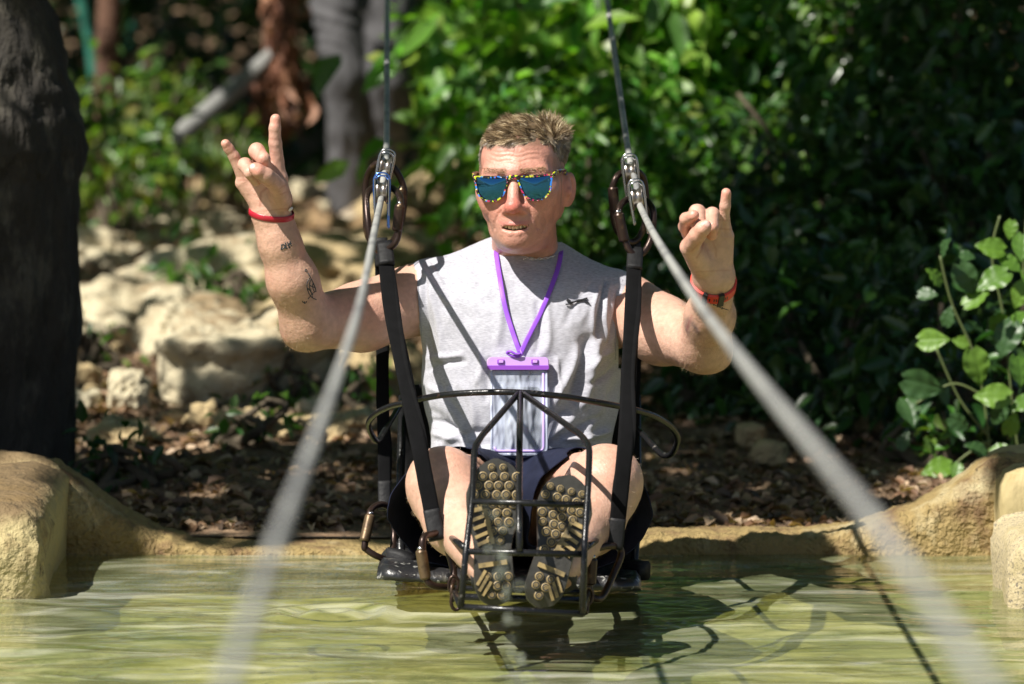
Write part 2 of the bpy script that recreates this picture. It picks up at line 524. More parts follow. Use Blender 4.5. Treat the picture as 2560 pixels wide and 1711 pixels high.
# left-of-picture hand: index and little finger up, thumb over the folded middle and ring fingers
palmL = grp(.012, [rc(WL, P(699, 446, 9.105), .026, .0155), rc(P(672, 530, 9.12), P(675, 440, 9.10), .026, .0150), rc(P(668, 530, 9.12), P(643, 446, 9.105), .026, .0145),
                   rc(P(659, 518, 9.12), P(607, 457, 9.11), .020, .0140), rc(P(701, 502, 9.10), P(696, 466, 9.075), .021, .017)])
fingL = [chain([(697, 440, 9.105), (688, 358, 9.095), (687, 322, 9.09), (689, 298, 9.09)], [.0135, .0118, .0105, .0094]),
         chain([(612, 450, 9.11), (584, 390, 9.10), (572, 372, 9.095), (564, 360, 9.09)], [.0125, .0100, .0090, .0084]),
         chain([(673, 440, 9.10), (642, 378, 9.06), (658, 398, 9.035), (664, 424, 9.05)], [.0140, .0145, .0125, .0110]),
         chain([(640, 444, 9.105), (612, 412, 9.06), (626, 432, 9.035), (640, 452, 9.05)], [.0130, .0125, .0115, .0100])]
thL = chain([(703, 498, 9.095), (692, 462, 9.055), (664, 440, 9.020), (646, 428, 9.012), (637, 422, 9.012)], [.0185, .0155, .0150, .0125, .0112])
handL = grp(.0045, [grp(.008, [palmL, thL]), *fingL])
palmR = grp(.012, [rc(P(1802, 690, 8.93), P(1817, 592, 8.905), .021, .0130), rc(P(1790, 690, 8.93), P(1792, 590, 8.90), .026, .0140), rc(P(1778, 690, 8.93), P(1762, 592, 8.90), .026, .0150),
                   rc(P(1768, 680, 8.93), P(1731, 606, 8.905), .024, .0155), rc(P(1758, 665, 8.91), P(1733, 625, 8.88), .023, .018)])
fingR = [chain([(1815, 588, 8.905), (1810, 545, 8.89), (1813, 515, 8.88), (1816, 483, 8.875)], [.0125, .0098, .0095, .0088]),
         chain([(1791, 585, 8.90), (1781, 536, 8.87), (1780, 568, 8.84), (1780, 588, 8.85)], [.0130, .0125, .0112, .0098]),
         chain([(1762, 586, 8.90), (1743, 532, 8.87), (1746, 562, 8.84), (1752, 590, 8.86)], [.0140, .0148, .0125, .0105]),
         chain([(1731, 600, 8.905), (1713, 566, 8.875), (1716, 548, 8.84), (1734, 539, 8.815)], [.0140, .0120, .0115, .0098])]
thR = chain([(1750, 660, 8.90), (1724, 618, 8.865), (1744, 588, 8.825), (1757, 572, 8.812), (1762, 566, 8.81)], [.0190, .0165, .0148, .0130, .0118])
handR = grp(.0045, [grp(.008, [palmR, thR]), *fingR])
# legs
HIL, HIR = P(1225, 1265, 9.24), P(1375, 1265, 9.24)
KL, KR = P(1108, 1212, 8.84), P(1514, 1206, 8.84)
AL, AR = P(1228, 1425, 8.54), P(1392, 1425, 8.54)
def leg(H, K, A, s):
    mid = K + (A - K) * .35 + np.array([0, .02, -.015])
    return grp(.03, [rc(H, K, .088, .060), el(K + [0, -.022, .006], (.034, .042, .040)), el(K + [0, -.012, .004], (.048, .050, .050)), rc(K, mid, .056, .056), rc(mid, A, .056, .036), rc(K + [0, .03, -.03], mid, .05, .05)])
legL, legR = leg(HIL, KL, AL, -1), leg(HIR, KR, AR, 1)
BODY = grp(.012, [HEAD, neck, torso, grp(.012, [armL, handL]), grp(.012, [armR, handR]), grp(.01, [legL, legR])])
# the head must not fatten the hands etc: the top group only blends what touches
def f_body(p, bc, br): return ev(BODY, p, bc, br)

def loc_head(V): return (V - H0) @ HR
MAN = thing('person', P(1300, 1440, 9.0), 'man in grey sleeveless shirt sitting in the cable seat with both hands raised', 'man')

HB = .002
V, Q = mesh_sdf(f_body, P(500, 1500, 8.3) - [.06, 0, .05], [.52, 9.52, P(1280, 240, 9.3)[2]], HB)
# ---- skin colour
h = loc_head(V); px, py = topx(V)
n1 = fbm(V * 28, 4); n2 = fbm(V * 110 + 5, 3)
C = np.tile(np.array([.58, .35, .26]), (len(V), 1))
def tint(mask, c):
    global C
    C = C * (1 - mask[:, None]) + np.array(c) * mask[:, None]
inhead = (np.abs(h[:, 0]) < .11) & (h[:, 2] > -.17) & (np.abs(h[:, 1]) < .15)
I = inhead * sstep(-.17, -.125, h[:, 2])
tint(I * .75, (.53, .225, .17))                         # sunburnt face
def blob(c, r): 
    q = (h - np.array(c)) / np.array(r); return np.exp(-np.einsum('ij,ij->i', q, q)) * I
tint(blob((0, -.120, -.050), (.018, .03, .018)) * .95, (.62, .13, .10))
tint(blob((.036, -.09, -.040), (.022, .03, .020)) * .55, (.54, .17, .12))
tint(blob((-.036, -.09, -.040), (.020, .03, .020)) * .45, (.54, .17, .12))
tint(blob((0, -.10, -.122), (.022, .03, .014)) * .4, (.56, .20, .15))
tint(blob((0, -.09, .036), (.05, .04, .012)) * .35, (.62, .33, .24))
tint(np.clip(blob((.09, .015, -.026), (.02, .03, .03)) + blob((-.09, .015, -.026), (.02, .03, .03)), 0, 1) * .6, (.52, .20, .14))
# stubble
jaw = I * sstep(-.055, -.085, h[:, 2]) * sstep(.03, -.01, h[:, 1]) * (1 - np.clip(blob((0, -.112, -.09), (.030, .03, .013)) * 1.6, 0, 1))
tint(jaw * (.22 + .12 * np.clip(n2, -1, 1)), (.26, .18, .14))
# lips
def polyd(P3, pts):
    d = np.full(len(P3), 9.)
    pts = np.array(pts)
    for i in range(len(pts) - 1):
        a, b = pts[i], pts[i + 1]; t = np.clip(((P3 - a) @ (b - a)) / ((b - a) @ (b - a)), 0, 1)
        d = np.minimum(d, np.linalg.norm(P3 - (a + t[:, None] * (b - a)), axis=1))
    return d
ih = np.flatnonzero(inhead & (h[:, 1] < -.07) & (h[:, 2] < -.06))
dl = np.full(len(V), 9.); dl[ih] = np.minimum(polyd(h[ih], lips_u) - .0012, polyd(h[ih], lips_l) + .0008)
tint(sstep(.0056, .0036, dl) * .8, (.50, .17, .15))
cav = np.zeros(len(V)); q = (h[ih] - [0, -.104, -.0905]) / [.026, .013, .0064]; q[:, 2] -= 9 * h[ih, 0] ** 2 / .0064
cav[ih] = ((q ** 2).sum(1) < 1.0) & (h[ih, 1] > -.105)
tint(cav * .9, (.10, .03, .025))
# brows, scalp, sideburn
brow = np.exp(-(((h[:, 2] - .0115 - .12 * np.abs(h[:, 0]) + 1.6 * h[:, 0] ** 2) / .0052) ** 2)) * (np.abs(np.abs(h[:, 0]) - .034) < .023) * I * (h[:, 1] < -.05)
tint(np.clip(brow * (.55 + .5 * n2), 0, 1) * .7, (.22, .125, .06))
def hairfield(h):
    ax = np.abs(h[:, 0])
    top = h[:, 2] - .058 + .5 * np.clip(ax - .045, 0, 1) * 0
    side = np.minimum(np.minimum(ax - .0605 + .10 * np.clip(h[:, 2] - .02, 0, .1), h[:, 2] + .004), h[:, 1] + .050 - .25 * (h[:, 2]))
    back = np.minimum(h[:, 1] - .030, h[:, 2] + .065)
    return np.maximum(np.maximum(top, side), back)
hf = hairfield(h + .003 * n2[:, None])
tint(I * sstep(-.009, .003, hf) * .6, (.15, .10, .06))
sb = I * sstep(.0060, .0030, np.abs(h[:, 1] + .018)) * sstep(-.060, -.052, h[:, 2]) * sstep(.012, .002, h[:, 2]) * (np.abs(h[:, 0]) > .055)
tint(sb * (.45 + .3 * n2).clip(0, 1), (.16, .11, .08))
# forearm / hand mottling, palms pinker, finger tips red, nails
hands = (px < 760) * sstep(570, 500, py) + (px > 1690) * sstep(730, 660, py)
tint(hands * .45, (.60, .34, .26))
armlow = sstep(830, 730, px) * sstep(500, 570, py) + sstep(1690, 1760, px) * sstep(660, 730, py) * (py < 960)
tint(armlow * .35, (.48, .28, .19))
def spot(x, y, Y, r, c, a):
    p0 = P(x, y, Y); d = np.linalg.norm(V - p0, axis=1); tint(sstep(r, r * .45, d) * a, c)
for (x, y, Y) in [(689, 296, 9.08), (562, 356, 9.085), (640, 420, 9.00), (1816, 480, 8.865), (1736, 538, 8.81), (664, 372, 9.04), (1781, 590, 8.84)]:
    spot(x, y, Y, .020, (.66, .27, .20), .55)
for (x_, y_, Y_) in [(629, 415, 9.002), (1767, 559, 8.802)]:
    spot(x_, y_, Y_, .0098, (.50, .20, .16), .7); spot(x_, y_, Y_, .0078, (.86, .60, .54), .95)
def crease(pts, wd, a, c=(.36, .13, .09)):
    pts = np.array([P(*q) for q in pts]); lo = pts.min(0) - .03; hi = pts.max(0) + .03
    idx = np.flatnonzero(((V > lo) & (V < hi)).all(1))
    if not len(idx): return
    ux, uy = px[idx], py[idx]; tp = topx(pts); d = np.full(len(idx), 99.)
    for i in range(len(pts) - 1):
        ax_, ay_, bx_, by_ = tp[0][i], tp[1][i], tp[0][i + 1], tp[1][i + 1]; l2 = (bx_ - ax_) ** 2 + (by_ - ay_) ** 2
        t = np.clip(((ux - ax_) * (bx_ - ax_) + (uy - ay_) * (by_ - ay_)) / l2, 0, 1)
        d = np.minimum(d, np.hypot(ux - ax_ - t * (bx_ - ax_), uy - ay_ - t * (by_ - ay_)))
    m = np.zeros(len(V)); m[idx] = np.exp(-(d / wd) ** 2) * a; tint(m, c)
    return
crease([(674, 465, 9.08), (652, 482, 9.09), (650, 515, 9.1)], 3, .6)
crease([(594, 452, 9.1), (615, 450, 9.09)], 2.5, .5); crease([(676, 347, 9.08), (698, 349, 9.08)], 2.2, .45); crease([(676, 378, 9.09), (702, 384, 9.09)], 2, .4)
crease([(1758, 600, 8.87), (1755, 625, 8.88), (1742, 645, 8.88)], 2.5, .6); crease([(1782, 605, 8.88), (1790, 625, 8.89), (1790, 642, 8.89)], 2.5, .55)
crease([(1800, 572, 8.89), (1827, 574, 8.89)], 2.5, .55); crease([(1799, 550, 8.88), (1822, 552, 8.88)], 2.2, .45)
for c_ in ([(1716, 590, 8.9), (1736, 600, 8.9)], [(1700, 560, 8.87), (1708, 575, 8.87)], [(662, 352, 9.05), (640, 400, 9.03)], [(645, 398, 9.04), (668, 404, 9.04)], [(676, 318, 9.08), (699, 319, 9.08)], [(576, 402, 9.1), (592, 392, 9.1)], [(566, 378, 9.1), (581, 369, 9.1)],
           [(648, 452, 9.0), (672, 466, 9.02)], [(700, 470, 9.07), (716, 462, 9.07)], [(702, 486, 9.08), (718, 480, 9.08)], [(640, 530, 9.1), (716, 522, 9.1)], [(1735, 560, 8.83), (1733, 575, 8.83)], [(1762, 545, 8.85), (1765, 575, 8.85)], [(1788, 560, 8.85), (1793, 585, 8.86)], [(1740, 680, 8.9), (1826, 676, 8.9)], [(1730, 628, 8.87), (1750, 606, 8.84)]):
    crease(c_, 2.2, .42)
# knees redder
spot(1130, 1180, 8.78, .07, (.62, .30, .215), .4); spot(1500, 1180, 8.78, .07, (.62, .30, .215), .4)
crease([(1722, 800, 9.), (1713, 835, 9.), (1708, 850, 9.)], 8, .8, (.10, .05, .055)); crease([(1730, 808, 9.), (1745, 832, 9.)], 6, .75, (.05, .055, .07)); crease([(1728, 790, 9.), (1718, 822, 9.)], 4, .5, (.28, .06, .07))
n3 = fbm(V * 11 + 40, 3); n4 = fbm(V * 45 + 9, 3)
tint(sstep(.1, .8, n3) * .38 * (1 - .5 * I), (.60, .27, .20)); tint(sstep(.15, .8, n4) * .25, (.50, .26, .18)); tint(sstep(.1, .8, -n3) * .22, (.62, .41, .30))
C *= (1 + .085 * n1 + .06 * n2)[:, None]
# forehead lines and small wrinkles as relief
N = vnormals(V, Q)
wr = np.zeros(len(V))
for (z0, a, w0) in [(.031, .0011, .0022), (.0395, .0012, .0022), (.047, .0008, .002)]:
    wr -= a * np.exp(-((h[:, 2] - z0 - 1.5 * h[:, 0] ** 2 + .0015 * np.sin(h[:, 0] * 160)) / w0) ** 2) * sstep(.052, .035, np.abs(h[:, 0]))
wr *= I * (h[:, 1] < -.04)
for s_ in (-1, 1):
    fd = np.full(len(V), 9.); ihf = np.flatnonzero(inhead & (h[:, 1] < -.06) & (h[:, 2] < -.03) & (h[:, 2] > -.13))
    for pts_, a_, w_ in (([(s_ * .0215, -.108, -.054), (s_ * .031, -.100, -.066), (s_ * .0385, -.090, -.080), (s_ * .040, -.085, -.092)], .0022, .0030), ([(s_ * .052, -.070, -.066), (s_ * .054, -.062, -.085), (s_ * .048, -.062, -.100)], .0012, .0030)):
        pl_ = np.array(pts_)[:, [0, 2]]; dd_ = np.full(len(ihf), 9.)
        for i_ in range(len(pl_) - 1):
            A_, B_ = pl_[i_], pl_[i_ + 1]; t_ = np.clip(((h[ihf][:, [0, 2]] - A_) @ (B_ - A_)) / ((B_ - A_) @ (B_ - A_)), 0, 1)
            dd_ = np.minimum(dd_, np.linalg.norm(h[ihf][:, [0, 2]] - (A_ + t_[:, None] * (B_ - A_)), axis=1))
        wr[ihf] -= a_ * np.exp(-(dd_ / w_) ** 2)
V = V + N * (wr + .0003 * n2)[:, None]
M_skin = mat('skin', attr=True, rough=.40, sss=.07, bump=[(900, .35, .0012), (240, .35, .003)], noise=(90, .10), spec=.5)
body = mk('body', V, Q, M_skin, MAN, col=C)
BV, BQ, BN = V, Q, N
print('body verts', len(V))

def surf_pts(mask, n, seed):
    """random surface samples of the body inside a vertex mask -> positions, normals"""
    rg = np.random.RandomState(seed)
    f = BQ[mask[BQ].all(1)]
    i = rg.randint(0, len(f), n); a, b = rg.rand(n, 1), rg.rand(n, 1)
    q = f[i]
    p = (BV[q[:, 0]] * (1 - a) + BV[q[:, 1]] * a) * (1 - b) + (BV[q[:, 3]] * (1 - a) + BV[q[:, 2]] * a) * b
    return p, BN[q[:, 0]]
def strands(p, d0, bend, L, wd, seg, cols, rg):
    """tapered ribbons from roots p in direction d0 curling towards bend"""
    n = len(p); Vs = []; pos = p.copy(); side = np.cross(d0, rg.randn(n, 3)); side /= np.linalg.norm(side, axis=1)[:, None] + 1e-9
    d = d0.copy()
    for s in range(seg + 1):
        w_ = (wd * (1 - .8 * s / seg))[:, None] * .5
        Vs += [pos - side * w_, pos + side * w_]
        pos = pos + d * (L / seg)[:, None]
        d = d + bend / seg; d /= np.linalg.norm(d, axis=1)[:, None]
    V = np.stack(Vs, 1).reshape(-1, 3); m = 2 * (seg + 1)
    F0 = np.array([[2 * s, 2 * s + 1, 2 * s + 3, 2 * s + 2] for s in range(seg)])
    Fc = (np.arange(n)[:, None, None] * m + F0[None]).reshape(-1, 4)
    return V, Fc, np.repeat(cols, m, axis=0)

# ---- hair: a thin cap under thousands of separate strands
capg = grp(.02, [hel((0, .020, .026), (.0765, .100, .077)), hel((0, -.027, .032), (.0645, .0605, .0575)), hel((.032, .05, .045), (.048, .055, .043))])
V, Q = mesh_sdf(lambda p, bc, br: ev(capg, p, bc, br), H0 - .13, H0 + .14, .003)
hc = loc_head(V)
V[:, 2] -= .010 * sstep(.0, -.07, hc[:, 0]) * sstep(.05, .09, hc[:, 2])
V = V + vnormals(V, Q) * (.0025 * fbm(V * 60, 3) + .001)[:, None] - (sstep(.05, .0, hc[:, 2]) * .0032)[:, None] * vnormals(V, Q)
capf = hairfield(loc_head(V) + .004 * fbm(V * 150, 2)[:, None]) - .003
Vc, Tc = clip(V, Q, capf)
rg = np.random.RandomState(3)
i = rg.randint(0, len(Tc), 26000); u, v = rg.rand(26000, 1), rg.rand(26000, 1); fl = u + v > 1; u = np.where(fl, 1 - u, u); v = np.where(fl, 1 - v, v)
T = Tc[i]; p = Vc[T[:, 0]] * (1 - u - v) + Vc[T[:, 1]] * u + Vc[T[:, 2]] * v
nn = (p - hl(0, .01, .02)); nn /= np.linalg.norm(nn, axis=1)[:, None]; lp = loc_head(p)
top = sstep(.050, .075, lp[:, 2]); crown = sstep(.02, .05, lp[:, 0]) * sstep(-.02, .03, lp[:, 1]) * sstep(.03, .06, lp[:, 2])
clump = np.stack([vnoise(p * 70 + s_) for s_ in (0, 31, 77)], 1)
comb_top = (HR @ np.array([-.75, -.35, .15])) ; comb_side = (HR @ np.array([0, .35, -.9]))
d0 = nn * (.18 + .45 * crown[:, None]) + comb_top * (top * (1 - crown))[:, None] * .9 + comb_side * (1 - top)[:, None] * .9 * (1 - crown)[:, None] + .55 * clump + .10 * rg.randn(len(p), 3)
front = sstep(-.05, -.08, lp[:, 1]) * top
d0 += front[:, None] * ((HR @ np.array([-.35, -.25, .30]))[None])
d0 /= np.linalg.norm(d0, axis=1)[:, None]
L = (.005 + .014 * top + .005 * crown + .002 * front) * (1 - .45 * sstep(-.02, -.065, lp[:, 0]) * top) * (.6 + .7 * rg.rand(len(p)))
bend = comb_top * top[:, None] * .5 - nn * .35 + .3 * rg.randn(len(p), 3)
light = np.clip(.5 + .75 * vnoise(p * 160 + 3) + .3 * (rg.rand(len(p)) - .5), 0, 1) ** 1.3
dark, blond, grey, gold = np.array([.075, .045, .024]), np.array([.50, .36, .20]), np.array([.42, .39, .34]), np.array([.85, .70, .46])
cs = dark + (blond - dark) * light[:, None]
gr = np.clip((1 - top) * 1.3, 0, 1) * sstep(.085, .05, lp[:, 2]); cs = cs * (1 - .7 * gr[:, None]) + (.35 + .75 * light[:, None]) * grey * .7 * gr[:, None]
tipm = (top * (light > .82))[:, None]; cs = cs * (1 - tipm) + gold * tipm
sv, sf, scl = strands(p, d0, bend, L, np.full(len(p), .0011), 4, cs, rg)
# thin eyebrow hairs
ph, nh = surf_pts(brow > .3, 420, 4)
dh = HR @ np.array([0, -.2, .5]) + np.sign(loc_head(ph)[:, :1]) * (HR @ np.array([.8, 0, 0])) + nh * .35 + .25 * rg.randn(len(ph), 3); dh /= np.linalg.norm(dh, axis=1)[:, None]
bv, bf, bc_ = strands(ph, dh, np.zeros_like(ph), np.full(len(ph), .0065), np.full(len(ph), .0005), 2, np.tile([.36, .25, .14], (len(ph), 1)), rg)
M_hair = mat('short_brown_hair', attr=True, rough=.42, spec=.5)
capc = np.tile([.17, .13, .09], (len(Vc), 1))
VV = np.vstack([Vc, sv, bv]); nv, n2_ = len(Vc), len(Vc) + len(sv)
faces = [tuple(t) for t in Tc.tolist()] + [tuple(t) for t in (sf + nv).tolist()] + [tuple(t) for t in (bf + n2_).tolist()]
mk('hair', VV, faces, M_hair, MAN, col=np.vstack([capc, scl, bc_]))
# fine golden body hair on forearms and legs
bx, by = topx(BV)
m1 = ((bx < 790) & (by > 560)) | ((bx > 1700) & (by > 745) & (by < 960)); m2 = (by > 1110) & ((bx < 1200) | (bx > 1400))
ph, nh = surf_pts(m1, 5200, 8); ph2, nh2 = surf_pts(m2, 4000, 9)
pm_ = np.vstack([ph, ph2]); nm_ = np.vstack([nh, nh2]); dd = nm_ * .8 + .55 * rg.randn(len(pm_), 3) + [0, 0, -.4]; dd /= np.linalg.norm(dd, axis=1)[:, None]
av, af, ac = strands(pm_, dd, .5 * rg.randn(len(pm_), 3), .003 + .005 * rg.rand(len(pm_)), np.full(len(pm_), .00025), 2, np.tile([.42, .30, .17], (len(pm_), 1)), rg)
tag(mk('body_hair', av, af, mat('fine_golden_hair', attr=True, rough=.4), MAN, col=ac), 'short golden hair on the forearms and legs', kind='stuff')

# ---- teeth
M_teeth = mat('teeth', (.72, .60, .38), rough=.25, noise=(300, .15), coat=.5)
mb_t = []
for k in range(8):
    a = (k - 3.5) * .0069
    y = -.1015 + 6.5 * a * a; zz = -.0885 + 11 * a * a
    m = MB(); hw = .0030 if k not in (3, 4) else .0034
    c = hl(a, y + .001, zz - .0002 * (k % 2)); 
    prof = [(-hw, .0042), (hw, .0042), (hw * .98, -.0030), (hw * .6, -.0046), (-hw * .6, -.0046), (-hw * .98, -.0030)]
    ang = math.atan2(13 * a, 1)
    Vt = []
    for yy, sc in ((-.0022, .86), (-.0012, 1.0), (.003, 1.0)):
        for (x_, z_) in prof:
            Vt.append(c + HR @ np.array([x_ * sc * math.cos(ang) - yy * math.sin(ang), yy * math.cos(ang) + x_ * sc * math.sin(ang), z_ * sc]))
    Fc = [tuple(range(5, -1, -1))] + [(r_ * 6 + j, r_ * 6 + (j + 1) % 6, r_ * 6 + 6 + (j + 1) % 6, r_ * 6 + 6 + j) for r_ in (0, 1) for j in range(6)]
    m.add(Vt, Fc); mb_t.append(m)
tm = MB()
for m in mb_t: tm.add(m.V[0], m.F)
low = [hl((k - 3) * .0052, -.0985 + 7 * ((k - 3) * .0052) ** 2, -.0945) for k in range(7)]
tm.build('teeth', M_teeth, MAN)
# =====================================================================================
#  CLOTHES AND THE THINGS HE WEARS
# =====================================================================================
def trace(fn, px, py, y0=8.3, n=60):
    px = np.atleast_1d(np.asarray(px, float)); py = np.atleast_1d(np.asarray(py, float))
    u = (px - 1280) / F; v = (855.5 - py) / F
    d = np.stack([u, CP + v * SP, -SP + v * CP], 1); d /= np.linalg.norm(d, axis=1)[:, None]
    t = (y0 / d[:, 1]) ; p = CAM + d * t[:, None]
    for _ in range(n):
        e = fn(p); p = p + d * (np.clip(e, -.02, .1) * .8)[:, None]
    return p
def fb(p): return ev(BODY, p)
def on_skin(pts, off=.0012):
    a = np.array(pts, float); p = trace(fb, a[:, 0], a[:, 1])
    g = np.stack([fb(p + np.eye(3)[k] * .001) - fb(p) for k in range(3)], 1); g /= np.linalg.norm(g, axis=1)[:, None] + 1e-9
    return p + g * off, g
def interp(xs, ys, x): return np.interp(x, xs, ys)

# ------------------------------------------------------------------ sleeveless shirt
shirt_base = grp(.05, torso_p + [el(P(1303, 960, 9.30), (.162, .128, .16))])
def f_shirt(p, bc=None, br=0): 
    d = ev(shirt_base, p, bc, br)
    return None if d is None else d - .009
FOLD = [  # (x0,y0,x1,y1,width px,height m)
    (1475, 850, 1425, 1000, 15, -.010), (1500, 850, 1450, 1010, 13, .009), (1440, 870, 1395, 1010, 13, .008),
    (1510, 700, 1498, 850, 6, -.006), (1524, 710, 1512, 850, 6, .005), (1540, 720, 1524, 860, 6, -.005), (1492, 730, 1484, 830, 6, .004),
    (1480, 715, 1410, 810, 9, -.0016), (1495, 715, 1440, 810, 10, .0014), (1428, 1035, 1372, 1105, 12, .007), (1410, 1025, 1362, 1080, 9, -.006),
    (1520, 1000, 1440, 1110, 14, .009), (1535, 960, 1480, 1100, 14, -.008), (1410, 1100, 1520, 1072, 9, .008),
    (1085, 1115, 1160, 1080, 12, .004), (1075, 1030, 1150, 1100, 12, -.004), (1230, 900, 1205, 1000, 9, -.0035), (1200, 880, 1190, 960, 8, .003),
    (1120, 700, 1200, 720, 25, -.003), (1065, 700, 1080, 900, 8, -.005), (1080, 720, 1100, 900, 9, .004), (1400, 900, 1385, 1000, 7, .004),
    (1160, 1110, 1260, 1128, 10, .006), (1360, 900, 1375, 1010, 8, -.004), (1100, 760, 1180, 800, 20, -.003),
    (1070, 905, 1150, 880, 8, .004), (1068, 925, 1160, 905, 8, -.004), (1072, 960, 1130, 985, 9, .004), (1085, 1075, 1200, 1110, 9, .005), (1075, 1055, 1170, 1095, 8, -.005), (1150, 1095, 1250, 1080, 9, -.004),
    (1060, 660, 1110, 760, 9, .004), (1075, 655, 1130, 740, 8, -.003), (1190, 670, 1230, 760, 14, -.003), (1250, 700, 1240, 860, 10, .0025), (1350, 760, 1335, 880, 9, -.003), (1375, 740, 1360, 880, 9, .003),
    (1530, 880, 1460, 930, 9, .005), (1540, 905, 1470, 965, 8, -.005), (1500, 1050, 1400, 1085, 8, -.005), (1150, 960, 1190, 1060, 10, .003), (1110, 960, 1150, 1050, 9, -.003)]
V, Q = mesh_sdf(f_shirt, P(900, 1200, 9.05) - [0, 0, .04], P(1720, 600, 9.5) + [0, .08, .03], .0026)
N = vnormals(V, Q); px, py = topx(V); fr = np.clip(-N[:, 1] * 1.5, 0, 1); dsp = np.zeros(len(V))
for (x0, y0, x1, y1, wd, hh) in FOLD:
    l2 = (x1 - x0) ** 2 + (y1 - y0) ** 2; tt = ((px - x0) * (x1 - x0) + (py - y0) * (y1 - y0)) / l2; t = np.clip(tt, 0, 1)
    bow = 8 * np.sin(t * 3.1 + x0)
    dd = np.hypot(px - x0 - t * (x1 - x0) - bow * (y1 - y0) / math.sqrt(l2), py - y0 - t * (y1 - y0) + bow * (x1 - x0) / math.sqrt(l2))
    dsp += 1.45 * hh * np.exp(-(dd / wd) ** 2) * sstep(-.25, .2, tt) * sstep(1.25, .8, tt)
q = V * [1, 1, .55]
dsp += .0035 * fbm(q * 14, 2) + .0016 * fbm(q * 38 + 7, 3)
V = V + N * (dsp * (.35 + .65 * fr))[:, None]
px, py = topx(V)
xl = interp([600, 700, 800, 890, 905], [1030, 1037, 1046, 1058, 0], py); xr = interp([600, 690, 760, 850, 925, 940], [1562, 1568, 1556, 1546, 1546, 9999], py)
hem = 1137 + 5 * np.sin(px / 23.) + 7 * np.sin(px / 57. + 1)
nk = np.linalg.norm((V - P(1313, 630, 9.36)) / [1.0, 1.0, .80], axis=1) - .072
fld = np.minimum.reduce([(px - xl) / 1400, (xr - px) / 1400, nk, (hem - py) / 1400])
Vs, Ts = clip(V, Q, fld)
m, t, b = M_new('heather_grey_jersey'); N_ = t.nodes; L_ = t.links
tc = N_.new('ShaderNodeTexCoord'); mp = N_.new('ShaderNodeMapping'); mp.inputs['Scale'].default_value = (80, 80, 520); mp.inputs['Rotation'].default_value = (0, .18, 0); L_.new(tc.outputs['Object'], mp.inputs[0])
nz = N_.new('ShaderNodeTexNoise'); nz.inputs['Scale'].default_value = 1.6; nz.inputs['Detail'].default_value = 5; L_.new(mp.outputs[0], nz.inputs['Vector'])
nz2 = N_.new('ShaderNodeTexNoise'); nz2.inputs['Scale'].default_value = 9; L_.new(tc.outputs['Object'], nz2.inputs['Vector'])
ad = N_.new('ShaderNodeMath'); ad.operation = 'MULTIPLY_ADD'; ad.inputs[1].default_value = .30; L_.new(nz2.outputs['Fac'], ad.inputs[0]); L_.new(nz.outputs['Fac'], ad.inputs[2])
cr = N_.new('ShaderNodeValToRGB'); cr.color_ramp.elements[0].position = .42; cr.color_ramp.elements[0].color = (.29, .29, .335, 1); cr.color_ramp.elements[1].position = .82; cr.color_ramp.elements[1].color = (.50, .50, .555, 1)
L_.new(ad.outputs[0], cr.inputs[0]); L_.new(cr.outputs[0], b.inputs['Base Color']); b.inputs['Roughness'].default_value = .9
b.inputs['Sheen Weight'].default_value = .25
wv = N_.new('ShaderNodeTexNoise'); wv.inputs['Scale'].default_value = 6; wv.inputs['Detail'].default_value = 4; L_.new(mp.outputs[0], wv.inputs['Vector'])
bp = N_.new('ShaderNodeBump'); bp.inputs['Strength'].default_value = .35; bp.inputs['Distance'].default_value = .002; L_.new(wv.outputs['Fac'], bp.inputs['Height']); L_.new(bp.outputs[0], b.inputs['Normal'])
M_shirt = m
shirt = solidify(mk('shirt', Vs, Ts, M_shirt, MAN), .0022, -1)
tag(shirt, 'heather grey sleeveless jersey shirt with a small black leaping cat emblem')
# hems as slightly raised stitched bands along the armholes and the neck
SX, SY = topx(Vs)
def on_shirt(pts, off=.003):
    out = []
    for (x, y) in pts:
        d = (SX - x) ** 2 + (SY - y) ** 2 + ((Vs[:, 1] > 9.34) * 1e6)
        k = np.argsort(d)[:4]; w_ = 1 / (d[k] + 4); pt = (Vs[k] * w_[:, None]).sum(0) / w_.sum()
        out.append(P(x, y, pt[1] - off))
    return out
M_seam = mat('grey_seam', (.30, .30, .34), rough=.9)
for pts in ([(1043, 655), (1045, 720), (1050, 790), (1056, 860)], [(1556, 700), (1549, 760), (1540, 830), (1538, 900)]):
    V_, F_ = tube_vf(catmull(on_shirt(pts, .0012), 8), .0011, 6); mk('armhole_seam', V_, F_, M_seam, shirt)
# emblem: a leaping cat in black outline, flat print
M_print = mat('black_print', (.015, .015, .02), rough=.6)
def z3(x, y, ox, oy, s): return (ox + x / s, oy + y / s)
eb = MB()
for st, r in ([[(1222, 364), (1240, 378), (1268, 380), (1300, 370), (1332, 362), (1366, 352)], .0016], [[(1222, 364), (1232, 374), (1252, 382), (1244, 392), (1216, 396)], .0012],
              [[(1268, 380), (1256, 390), (1228, 394)], .0009], [[(1330, 364), (1350, 376), (1384, 392)], .0012], [[(1340, 364), (1352, 362), (1362, 368), (1378, 384)], .0009], [[(1290, 374), (1310, 368), (1330, 366)], .0024], [[(1224, 360), (1236, 366), (1250, 374)], .0020]):
    pp = [z3(x, y, 980, 620, 2.8) for x, y in st]
    V_, F_ = tube_vf(catmull(on_shirt(pp, .0036), 5), r, 6); eb.add(V_, F_)
eb.build('cat_emblem', M_print, shirt)

